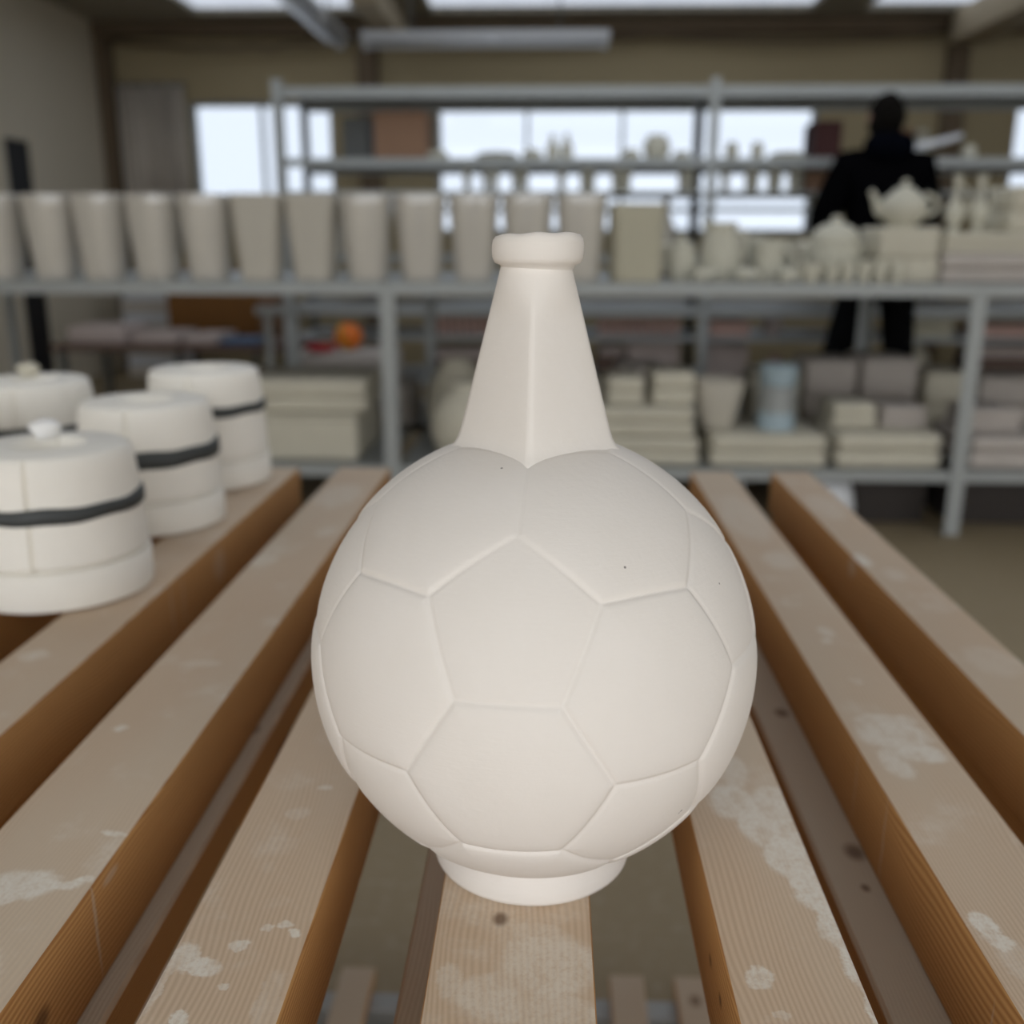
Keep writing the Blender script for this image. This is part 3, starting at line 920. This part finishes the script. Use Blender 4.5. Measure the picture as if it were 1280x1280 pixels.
# slabs
block(1.378, 1.70, ZV, 1.012, 3.62, .34, 'long rounded plaster slab lying at the right end of the bench top', 'plaster_pinkish', .5, .02)
block(1.385, 1.86, 1.013, 1.085, 3.66, .30, 'flat plaster slab on top of the long rounded one', 'plaster_dull', .5, .012)
# pair of tall ewers
for k, x in enumerate((1.462, 1.548)):
    e = vessel('ewer', x, 3.80, 1.086, [(0, 0), (.022, 0), (.026, .004), (.014, .018), (.030, .045), (.036, .07), (.028, .095), (.013, .115), (.010, .150), (.014, .185), (.019, .198), (.015, .199), (.009, .17), (0, .12)], n=28,
               label=['slender white ewer with a long neck, the one nearer the teapot', 'slender white ewer with a long neck, the one farther from the teapot'][k], cat='ewer', group='pair of slender ewers')
    handle(e, .018, .115, .030, .045, .006)
# block with pouring holes
e = block(1.620, 1.86, 1.086, 1.245, 3.70, .22, 'upright plaster block with round pouring holes at the right picture edge', 'plaster_dull', .5)
for z in (.045, .125):
    g = mesh_obj('pouring_hole', lathe_bm([(.022, 0), (.020, .006), (.012, .007), (.010, .002), (0, .002)], 20), 'slip', e)
    g.rotation_euler = (PI / 2, 0, 0); g.location = (-.015 + .0, -.108, z)
# low brown tray under the castings
o = box('board', 'brown_clay', None, .44, 1.15, 4.05, 4.30, ZV, ZV + .018, .004); tag(o, 'dark brown ware board lying behind the small castings', 'board')

for a, b_, z1, lab in ((.43, .62, 1.05, 'low cream block behind the small lidded jar'), (.70, .93, 1.075, 'cream block behind the loop-handled mug'), (.95, 1.13, 1.06, 'cream block behind the tureen')):
    block(a, b_, ZV, z1, 4.36, .22, lab, 'plaster_dull', .55, .03)
for k, (x, y, rz, lab) in enumerate(((.545, 3.64, .5, 'small casting lying on its side before the lidded jar'), (.70, 3.63, -.6, 'small casting lying on its side before the round pitcher'), (.845, 3.62, .3, 'small casting lying on its side before the loop-handled mug'))):
    e = empty('cast_spout', (x, y, ZV + .0265), rz)
    q = mesh_obj('body', lathe_bm([(0, -.04), (.020, -.04), (.026, -.03), (.022, .0), (.016, .03), (.019, .042), (.015, .042), (.012, .03), (0, .0)], 24), 'greenware', e)
    q.rotation_euler = (0, PI / 2, 0)
    handle(e, 0, -.0, .012, .012, .004) if False else None
    tag(e, lab, 'casting')

# --- lower deck of the bench
ZL = .2405
block(-1.36, -.72, ZL, .42, 3.66, .45, 'large pale plaster mould left of the steel post, under a flat one', 'plaster_dull', .9, .02)
block(-1.33, -.70, .421, .545, 3.70, .42, 'flat pale plaster mould lying on the large one left of the steel post', 'plaster_dull', .45, .015)
j = vessel('round_mould', -.31, 3.80, ZL, [(0, 0), (.10, 0), (.13, .02), (.155, .10), (.150, .17), (.11, .23), (.075, .26), (.07, .29), (0, .29)], 'plaster_dull', label='round-bellied pale mould just right of the left steel post', cat='mould')
j = vessel('round_mould', -.02, 3.95, ZL, [(0, 0), (.10, 0), (.13, .02), (.15, .12), (.13, .20), (.09, .25), (0, .25)], 'plaster_dull', label='second round pale mould, half hidden by the bottle neck', cat='mould')
j = vessel('round_mould', -.40, 4.25, ZL, [(0, 0), (.08, 0), (.11, .02), (.14, .12), (.12, .22), (.08, .29), (.05, .33), (0, .33)], 'plaster_dull', label='taller round mould standing behind the round-bellied one', cat='mould')
block(.19, .56, ZL, .345, 3.63, .4, 'flat plaster slab right of the bottle neck, lowest of the pile', 'plaster_dull', .5, .02)
block(.18, .545, .346, .455, 3.66, .36, 'plaster slab lying on the lowest one right of the bottle neck', 'plaster_dull', .5, .02)
block(.22, .36, .456, .56, 3.72, .25, 'small pale block left on top of the slab pile', 'plaster_dull', .5)
block(.385, .545, .456, .58, 3.72, .25, 'small pale block right on top of the slab pile', 'plaster_dull', .5)
block(.60, 1.03, ZL, .362, 3.62, .42, 'long pale plaster slab carrying the blue-grey can', 'plaster_dull', .5, .02)
vessel('tapered_pot', .645, 3.80, .363, [(0, 0), (.055, 0), (.062, .008), (.092, .15), (.097, .185), (.091, .186), (.06, .02), (0, .015)], 'biscuit', label='grey tapered pot standing left of the blue-grey can', cat='pot', expo=3.0)
can = vessel('paint_can', .862, 3.76, .363, [(0, 0), (.070, 0), (.073, .004), (.071, .008), (.071, .235), (.073, .240), (.070, .244), (.064, .236), (0, .236)], 'blue_can', label='blue-grey tin can standing on a plaster slab', cat='can')
lb = lathe_bm([(.0716, .07), (.0718, .075), (.0718, .165), (.0716, .17)], 40)
mesh_obj('paper_label', lb, 'steel', can)
handle(can, 0, .235, .0, .0, .002) if False else None
mesh_obj('wire_handle', tube_bm([(.072 * math.cos(PI * k / 12), -.01, .20 + .0 - .055 * math.sin(PI * k / 12) * .4) if False else (.074 * math.cos(PI * k / 12), -.076 * math.sin(PI * k / 12), .215 - .05 * math.sin(PI * k / 12)) for k in range(13)], .002, 6), 'steel_dark', can)
block(1.06, 1.45, ZL, .372, 3.62, .42, 'broad pale plaster slab left of the right steel post', 'plaster_dull', .5, .022)
block(1.545, 1.90, ZL, .362, 3.62, .4, 'whitish plaster block right of the right steel post', 'plaster_pinkish', .55, .022)
block(.985, 1.10, .373 - .010, .47, 3.80, .2, 'small pale block beside the blue-grey can', 'plaster_dull', .5) if False else None
block(1.075, 1.24, .373, .462, 3.74, .24, 'pale block on the left of the broad slab', 'plaster_dull', .5)
block(1.26, 1.43, .373, .452, 3.74, .24, 'pinkish-white block on the right of the broad slab', 'plaster_pinkish', .5)
block(1.58, 1.78, .363, .445, 3.74, .24, 'low pinkish block on the whitish one right of the post', 'plaster_pinkish', .5)
# row at the back of the lower deck
BACK = [(.30, .52, .52, 'plaster_pinkish'), (.90, 1.12, .50, 'plaster_dull'), (1.13, 1.36, .55, 'plaster_pinkish'), (1.37, 1.62, .56, 'plaster_pinkish'), (1.66, 1.86, .50, 'plaster_dull'), (1.90, 2.2, .48, 'plaster_pinkish'), (-1.2, -.9, .46, 'plaster_pinkish'), (-.88, -.62, .43, 'plaster_pinkish'), (.05, .27, .46, 'plaster_dull')]
BL = ['pinkish block at the back, behind the two small pale blocks', 'pale block at the back, just right of the blue-grey can', 'pinkish block at the back, below the left trouser leg', 'pinkish block at the back, below the right trouser leg', 'pale block at the back, touching the right steel post', 'pinkish block at the back, right of the right steel post', 'pinkish block at the back, left of the left steel post', 'pinkish block at the back, beside the left steel post', 'pale block at the back, hidden partly by the bottle neck']
for (a, b_, z1, mt), lb_ in zip(BACK, BL):
    block(a, b_, ZL, z1, 4.40, .30, lb_, mt, .5, .02)
# things under the lower deck
for k, (a, b_, lab) in enumerate(((1.165, 1.455, 'dark crate under the bench, left of the right steel post'), (1.56, 1.95, 'dark crate under the bench, right of the right steel post'))):
    e = empty('crate', ((a + b_) / 2, 3.95, .0005))
    w2 = (b_ - a) / 2
    box('bottom', 'crate', e, -w2, w2, -.2, .2, 0, .012)
    for s in (-1, 1):
        box('side_panel', 'crate', e, s * (w2 - .006) - .006, s * (w2 - .006) + .006, -.2, .2, .012, .17)
        box('end_panel', 'crate', e, -w2 + .012, w2 - .012, s * .194 - .006, s * .194 + .006, .012, .17)
    tag(e, lab, 'crate')
bm = lathe_bm([(0, 0), (.075, 0), (.09, .01), (.095, .08), (.09, .14), (.075, .175), (.03, .19), (.02, .178), (.028, .192), (0, .196)], 40, rfun=lambda rr, a, z: rr * (1 + .06 * math.sin(5 * a + z * 40) + .03 * math.sin(11 * a - z * 60)))
o = mesh_obj('plastic_bag', bm, 'white_bag', None); o.location = (1.07, 3.70, .0005); tag(o, 'crumpled white plastic bag under the bench, right of the far end of the slats', 'bag')
bm = lathe_bm([(0, 0), (.08, 0), (.09, .01), (.10, .10), (.085, .16), (.03, .185), (0, .19)], 40, rfun=lambda rr, a, z: rr * (1 + .06 * math.sin(4 * a + z * 50)))
o = mesh_obj('plastic_bag', bm, 'white_bag', None); o.location = (.66, 3.72, .0005); tag(o, 'whitish plastic bag on the floor seen between the two rightmost slats', 'bag')

# ------------------------------------------------------------------ things on the far rack
# middle shelf silhouettes
ZS = 1.4785
def pot(name, x, z, r, h, label, mat='greenware', cat='pot', y=5.62, group=None, expo=2.0):
    return vessel(name, x, y, z, [(0, 0), (r * .7, 0), (r * .8, h * .04), (r, h * .45), (r * .85, h * .8), (r * .62, h * .9), (r * .7, h), (r * .6, h), (r * .5, h * .88), (0, h * .1)], mat, 24, label, cat, group, expo)
def bottle_(x, z, r, h, label, mat='greenware', y=5.62):
    return vessel('bottle', x, y, z, [(0, 0), (r * .9, 0), (r, h * .05), (r, h * .5), (r * .45, h * .7), (r * .4, h * .95), (r * .5, h), (0, h)], mat, 24, label, 'bottle')
bottle_(.00, ZS, .035, .125, 'small bottle on the middle shelf of the far rack, left one of two')
bottle_(.075, ZS, .034, .130, 'small bottle on the middle shelf of the far rack, right one of two')
pot('pot', -.11, ZS, .055, .05, 'low dish left of the two small bottles on the far rack', cat='dish')
pot('pot', .555, ZS, .075, .12, 'wide dark pot on the middle shelf of the far rack')
pot('pot', .42, ZS, .05, .05, 'low pot left of the wide dark pot on the far rack')
pot('pot', .69, ZS, .05, .04, 'low dish right of the wide dark pot on the far rack', cat='dish')
pot('cup', .955, ZS, .038, .085, 'cup on the far rack just right of its middle post', cat='cup')
pot('cup', 1.09, ZS, .036, .085, 'second cup right of the middle post on the far rack', cat='cup')
pot('pot', 1.25, ZS, .10, .035, 'very low dish on the far rack below the widest bright window', cat='dish')
pot('pot', -.62, ZS, .06, .045, 'low dish at the left end of the widest left bright window', cat='dish')
pot('pot', -.30, ZS, .12, .035, 'shallow dish on the far rack below the second bright window', cat='dish')
pot('jar', 2.02, ZS, .06, .17, 'tall pale jar on the far rack right of the person', cat='jar', y=5.86)
pot('jar', 2.20, ZS, .04, .07, 'little pale jar right of the tall one on the far rack', cat='jar')
# boxes
def carton(x0, x1, z0, z1, y0, d, mat, label, flap=True):
    e = empty('box', ((x0 + x1) / 2, y0 + d / 2, z0 + .0005))
    w2 = (x1 - x0) / 2; h = z1 - z0
    box('carton', mat, e, -w2, w2, -d / 2, d / 2, 0, h, .004, 1)
    if flap:
        box('flap', mat, e, -w2 + .002, w2 - .002, -d / 2 + .002, -.002, h + .0002, h + .004)
        box('flap', mat, e, -w2 + .002, w2 - .002, .002, d / 2 - .002, h + .0002, h + .004)
    tag(e, label, 'box')
    return e
carton(-.96, -.67, ZS, 1.72, 5.6, .3, 'cardboard_pale', 'brown box on the far rack left of the bright windows')
carton(-1.15, -1.0, ZS, 1.70, 5.7, .3, 'steel_dark', 'grey box at the left end of the far rack')
carton(1.385, 1.525, ZS, 1.665, 5.60, .25, 'maroon', 'dark maroon box left of the head of the person')
carton(1.36, 1.50, 1.3125, 1.42, 5.6, .2, 'cardboard_pale', 'pale brown box below the maroon one, behind the shoulder')
carton(1.80, 1.95, ZS, 1.64, 5.75, .25, 'cardboard_pale', 'brown box on the far rack right behind the jacket shoulder')
# curved white strip by the head
bm = tube_bm([(1.72 + .42 * k / 14, 5.58, 1.525 + .08 * (k / 14) ** 1.6) for k in range(15)], [.030 - .0012 * k for k in range(15)], 12)
o = mesh_obj('plastic_pipe', bm, 'white_bag', None); tag(o, 'curved white plastic pipe lying on the far rack right of the head', 'pipe')
o.location = (0, 0, -.012)
# narrow shelf: row of cups
ZN = 1.3125
cupx = [-.46, -.36, -.31, -.20, -.155, .05, .17, .21, .34, .37, .40, .70, .735, .93, 1.05, 1.09, 1.17, 1.21, 1.28, 1.32]
for k, x in enumerate(cupx):
    vessel('cup', x, 5.60 + .03 * (k % 2), ZN, [(0, 0), (.015, 0), (.019, .004), (.021, .05), (.024, .115), (.021, .116), (.018, .05), (0, .01)], 'greenware', 20,
           '%s small dark cup from the left on the narrow shelf of the far rack' % ORD[k], 'cup', 'cups on the narrow shelf of the far rack')
# taller ware standing on shelf z=.98 (seen above the vases)
for k, (x, r, h) in enumerate(((-1.20, .05, .40), (-.98, .05, .36), (.62, .05, .30))):
    bottle_(x, .9805, r, h if h < .32 else .30, ['first', 'second', 'third'][k] + ' dark bottle standing behind the row of vases, counted from the left', 'biscuit')
# rows of pinkish ware below
ZP = .5485
k = 0
for x0, x1, nn, lab in ((-.68, -.16, 12, 'left'), (.26, .72, 10, 'right')):
    for q in range(nn):
        x = x0 + (x1 - x0) * (q + .5) / nn
        vessel('clay_cup', x, 5.60, ZP, [(0, 0), (.014, 0), (.017, .004), (.020, .05), (.0205, .095), (.018, .096), (.016, .05), (0, .01)], 'pink_clay', 16,
               '%s pinkish clay cup from the left in the %s row below the bench top' % (ORD[q], 'left-hand' if lab == 'left' else 'right-hand'), 'cup', 'pinkish clay cups on the far rack, %s row' % lab)
def brick(x0, x1, z0, z1, mat, label, y0=5.56, d=.26):
    o = box('clay_block', mat, None, x0, x1, y0, y0 + d, z0 + .0005, z1, .006, 2)
    tag(o, label, 'block')
brick(.88, 1.10, ZP, .63, 'pink_clay', 'salmon-pink clay block on the far rack left of the trouser legs')
brick(2.34, 2.75, ZP, .62, 'pink_clay', 'dull pink clay slab on the far rack at the right picture edge')
ZQ = .3155
brick(-.66, -.20, ZQ, .41, 'brown_clay', 'long brown clay block on the far rack, left of the bottle neck', d=.3)
brick(-.66, -.20, .4105, .475, 'pale_pink_clay', 'long pale pink slab on the long brown block, left of the bottle neck')
brick(.26, .42, ZQ, .44, 'brown_clay', 'brown clay block on the far rack just right of the bottle neck')
brick(.27, .41, .4405, .49, 'pale_pink_clay', 'small pale pink slab on the brown block right of the bottle neck')
brick(.43, .72, ZQ, .515, 'pale_pink_clay', 'big greyish-pink block on the far rack, nearer the bottle neck')
brick(.86, 1.10, ZQ, .505, 'pale_pink_clay', 'big greyish-pink block on the far rack, below the salmon-pink one')
brick(2.34, 2.75, ZQ, .44, 'brown_clay', 'brown block on the far rack at the right picture edge', d=.3)
brick(2.34, 2.75, .4405, .50, 'pale_pink_clay', 'pale pink slab on the brown block at the right picture edge')
for k, (x, mat) in enumerate(((1.24, 'pale_pink_clay'), (1.27, 'pink_clay'))):
    z = (ZP, ZQ)[k]
    vessel('clay_pot', x, 5.65, z, [(0, 0), (.03, 0), (.05, .03), (.055, .07), (.03, .11), (.025, .125), (0, .125)], mat, 20, ['small rounded clay pot left of the trouser legs, upper one of two', 'small rounded clay pot left of the trouser legs, lower one of two'][k], 'pot')
vessel('clay_pot', 2.02, 5.7, ZQ, [(0, 0), (.08, 0), (.11, .05), (.12, .11), (.08, .18), (.06, .2), (0, .2)], 'plaster_dull', 24, 'dull round pot on the far rack right of the trouser legs', 'pot')
brick(1.92, 2.2, ZP, .66, 'biscuit_olive', 'olive block on the far rack right of the trouser legs')

# ------------------------------------------------------------------ far left, seen under the bench top
# brown chest on legs
e = empty('wooden_chest', (-2.42, 7.4, 0.0005))
box('chest_front', 'cardboard', e, -.36, .30, -.22, .22, .36, .86, .008)
box('chest_side', 'cardboard_pale', e, .302, .42, -.20, .22, .36, .86, .008)
for x in (-.32, .26):
    for y in (-.18, .18):
        box('leg', 'steel_dark', e, x - .02, x + .02, y - .02, y + .02, 0, .36, .003, 1)
tag(e, 'brown wooden chest on dark legs in the far left, below the shiny vases', 'chest')
# stack of pale sheets against the far wall
e = empty('sheet_stack', (-3.18, 8.0, .0005))
for k in range(9):
    box('sheet', 'white_paint' if k % 2 else 'curtain', e, -.20 + .01 * math.sin(k * 2), .22 + .01 * math.sin(k), -.2, .2, k * .085, k * .085 + .08, .006, 1)
tag(e, 'stack of pale grey panels in the far left corner under the curtain', 'stack')
# low table with pinkish boxes
e = empty('low_table', (-2.3, 6.3, .0005))
box('table_top', 'brown_clay', e, -.75, .75, -.35, .35, .40, .44, .004)
for x in (-.7, .7):
    for y in (-.3, .3):
        box('leg', 'steel_dark', e, x - .02, x + .02, y - .02, y + .02, 0, .40, .003, 1)
tag(e, 'low dark table in the far left carrying pinkish trays', 'table')
for k, (a, b_, h) in enumerate(((-2.98, -2.62, .10), (-2.58, -2.30, .06), (-2.26, -2.05, .05))):
    o = box('tray', 'pale_pink_clay', None, a, b_, 6.05, 6.45, .4408, .4408 + h, .01); tag(o, ['tall pinkish tray at the left end of the low dark table', 'middle pinkish tray on the low dark table', 'right pinkish tray on the low dark table'][k], 'tray')
o = box('folded_cloth', 'blue', None, -2.02, -1.78, 6.0, 6.25, .4408, .475, .01); tag(o, 'dark blue folded cloth on the low dark table', 'cloth')
# trestle with bag, orange ball and red dish
e = empty('trestle', (-1.12, 4.915, .0005))
for x in (-.28, -.14):
    box('leg', 'steel', e, x - .016, x + .016, -.016, .016, 0, .70, .003, 1)
box('cross_bar', 'steel', e, -.34, -.08, -.02, .02, .70, .74, .003, 1)
box('foot_bar', 'steel', e, -.34, -.08, -.04, .09, 0, .02, .003, 1)
tag(e, 'grey metal trestle left of the orange ball', 'trestle')
block(-1.32, -.80, .0, .50, 5.03, .34, 'tall pinkish-grey crate-sized block under the red dish', 'plaster_pinkish', .6, .02)
bm = bmesh.new(); bmesh.ops.create_uvsphere(bm, u_segments=32, v_segments=20, radius=.075)
for v in bm.verts: v.co.z *= .92
o = mesh_obj('ball', bm, 'orange', None); o.location = (-1.06, 5.20, .502 + .069)
bm = lathe_bm([(.0745, -.012), (.0758, 0), (.0745, .012)], 32)
q = mesh_obj('stripe', bm, 'yellow', o); q.rotation_euler = (.3, 1.2, 0)
tag(o, 'orange and yellow ball resting on a pinkish block left of the steel post', 'ball')
bm = lathe_bm([(0, 0), (.05, 0), (.06, .004), (.085, .03), (.082, .032), (.055, .008), (0, .006)], 32)
o = mesh_obj('dish', bm, 'red', None); o.location = (-1.185, 5.11, .501); tag(o, 'red dish beside the orange ball', 'dish')

# ------------------------------------------------------------------ the person, seen from behind
def skin_mesh(name, verts, edges, radii, mat, parent, sub=2, root=0):
    me = bpy.data.meshes.new(name)
    me.from_pydata([Vector(v) for v in verts], edges, [])
    ob = bpy.data.objects.new(name, me); link(ob)
    ob.modifiers.new('skin', 'SKIN')
    for i, r in enumerate(radii):
        sv = me.skin_vertices[0].data[i]
        sv.radius = r if isinstance(r, tuple) else (r, r)
        sv.use_root = (i == root)
    s = ob.modifiers.new('sub', 'SUBSURF'); s.levels = sub; s.render_levels = sub
    dg = bpy.context.evaluated_depsgraph_get()
    dg.update()
    nm = bpy.data.meshes.new_from_object(ob.evaluated_get(dg))
    nm.name = name
    bpy.data.objects.remove(ob)
    nm.materials.clear(); nm.materials.append(M[mat])
    for p in nm.polygons: p.use_smooth = True
    o2 = bpy.data.objects.new(name, nm); link(o2); o2.parent = parent
    return o2

PX, PY = 1.60, 5.10
person = empty('person', (PX, PY, 0.0))
tag(person, 'person in a black hooded jacket and black trousers, back turned, standing between the racks', 'person')
# skeleton relative to the person's base (x right, y away from the camera)
pel = (.03, 0, .90); sp1 = (.02, .01, 1.08); sp2 = (.01, .02, 1.25); ch = (0, .02, 1.38); nk1 = (0, .03, 1.49); nk2 = (.005, .045, 1.55); hd1 = (.005, .05, 1.61); hd2 = (.005, .045, 1.68)
shl = (-.17, .02, 1.40); shr = (.18, .02, 1.40); ell = (-.27, .03, 1.15); elr = (.255, .05, 1.14); wrl = (-.20, .20, 1.02); wrr = (.19, .22, 1.03)
hpl = (-.06, 0, .86); hpr = (.12, 0, .86); knl = (-.15, .03, .47); knr = (.17, .02, .47); anl = (-.245, -.02, .09); anr = (.215, .0, .09); tol = (-.27, .14, .03); tor = (.23, .16, .03)
V = [pel, sp1, sp2, ch, nk1, nk2, hd1, hd2, shl, ell, wrl, shr, elr, wrr, hpl, knl, anl, tol, hpr, knr, anr, tor]
Ed = [(0, 1), (1, 2), (2, 3), (3, 4), (4, 5), (5, 6), (6, 7), (3, 8), (8, 9), (9, 10), (3, 11), (11, 12), (12, 13), (0, 14), (14, 15), (15, 16), (16, 17), (0, 18), (18, 19), (19, 20), (20, 21)]
Rd = [(.11, .085), (.10, .08), (.11, .08), (.10, .075), .05, .05, (.075, .09), (.070, .085), .055, .042, .027, .055, .042, .027, .085, .055, .036, .028, .085, .055, .036, .028]
# hands: palm plus five fingers each
def hand(wr, s):
    base = len(V)
    x, y, z = wr
    V.append((x + s * -.01, y + .055, z - .02)); Rd.append((.026, .014)); Ed.append(({-1: 10, 1: 13}[s], base))
    for q, (dx, L) in enumerate(((-.024, .055), (-.008, .066), (.008, .062), (.023, .050))):
        b0 = len(V)
        V.append((x + dx, y + .085, z - .028)); Rd.append(.0095); Ed.append((base, b0))
        V.append((x + dx, y + .085 + L * .6, z - .045)); Rd.append(.0085); Ed.append((b0, b0 + 1))
        V.append((x + dx, y + .085 + L * .8, z - .07)); Rd.append(.0075); Ed.append((b0 + 1, b0 + 2))
    b0 = len(V)
    V.append((x - s * .032, y + .05, z - .03)); Rd.append(.011); Ed.append((base, b0))
    V.append((x - s * .045, y + .085, z - .05)); Rd.append(.009); Ed.append((b0, b0 + 1))
hand(wrl, -1); hand(wrr, 1)
skin_mesh('body', V, Ed, Rd, 'skin', person)
# face details (turned away) and ears
for s in (-1, 1):
    bm = bmesh.new(); bmesh.ops.create_uvsphere(bm, u_segments=12, v_segments=8, radius=.03)
    for v in bm.verts: v.co.x *= .35; v.co.y *= .7
    q = mesh_obj('ear', bm, 'skin', person); q.location = (.005 + s * .078, .045, 1.625)
bm = bmesh.new(); bmesh.ops.create_uvsphere(bm, u_segments=12, v_segments=8, radius=.018)
q = mesh_obj('nose', bm, 'skin', person); q.location = (.005, .145, 1.615); q.scale = (.8, 1.2, 1.2)
for s in (-1, 1):
    bm = bmesh.new(); bmesh.ops.create_uvsphere(bm, u_segments=12, v_segments=8, radius=.012)
    q = mesh_obj('eye', bm, 'black', person); q.location = (.005 + s * .032, .128, 1.64)
bm = bmesh.new(); bmesh.ops.create_uvsphere(bm, u_segments=12, v_segments=8, radius=.02)
q = mesh_obj('mouth', bm, 'maroon', person); q.location = (.005, .124, 1.575); q.scale = (1.1, .4, .25)
# hair cap
bm = bmesh.new(); bmesh.ops.create_uvsphere(bm, u_segments=32, v_segments=24, radius=1.0)
for v in list(bm.verts):
    if v.co.y > .45 and v.co.z < .45: bm.verts.remove(v)
for v in bm.verts:
    k = 1 + .03 * math.sin(9 * v.co.x + 7 * v.co.z)
    v.co = Vector((v.co.x * .086 * k, v.co.y * .103 * k, v.co.z * .115 * k))
q = mesh_obj('hair', bm, 'hair', person); q.location = (.005, .043, 1.632)
# jacket: torso and sleeves
JV = [(.03, 0, .84), sp1, sp2, ch, (0, .03, 1.47), shl, ell, (-.215, .165, 1.045), shr, elr, (.205, .185, 1.052), (.03, 0, .95)]
JE = [(0, 11), (11, 1), (1, 2), (2, 3), (3, 4), (3, 5), (5, 6), (6, 7), (3, 8), (8, 9), (9, 10)]
JR = [(.19, .15), (.185, .145), (.195, .15), (.18, .14), (.085, .09), .098, .080, .056, .098, .080, .056, (.185, .15)]
skin_mesh('jacket', JV, JE, JR, 'jacket', person)
skin_mesh('hood', [(-.11, -.02, 1.475), (-.06, -.06, 1.50), (0, -.07, 1.515), (.06, -.06, 1.50), (.11, -.02, 1.475), (0, -.07, 1.42)], [(0, 1), (1, 2), (2, 3), (3, 4), (2, 5)], [.05, .062, .07, .062, .05, .08], 'hood', person)
# trousers, belted at the waist
TV = [(.03, 0, .93), hpl, knl, (-.238, -.015, .11), hpr, knr, (.212, .0, .11)]
skin_mesh('trousers', TV, [(0, 1), (1, 2), (2, 3), (0, 4), (4, 5), (5, 6)], [(.145, .115), .098, .078, .066, .098, .078, .066], 'trousers', person)
for a, t in ((anl, tol), (anr, tor)):
    skin_mesh('shoe', [(a[0], a[1] - .04, .045), (a[0] + (t[0] - a[0]) * .4, a[1] + .07, .045), (t[0], t[1] + .03, .036), (a[0], a[1], .10)], [(0, 1), (1, 2), (0, 3)], [(.045, .044), (.046, .044), (.04, .035), .045], 'leather', person)
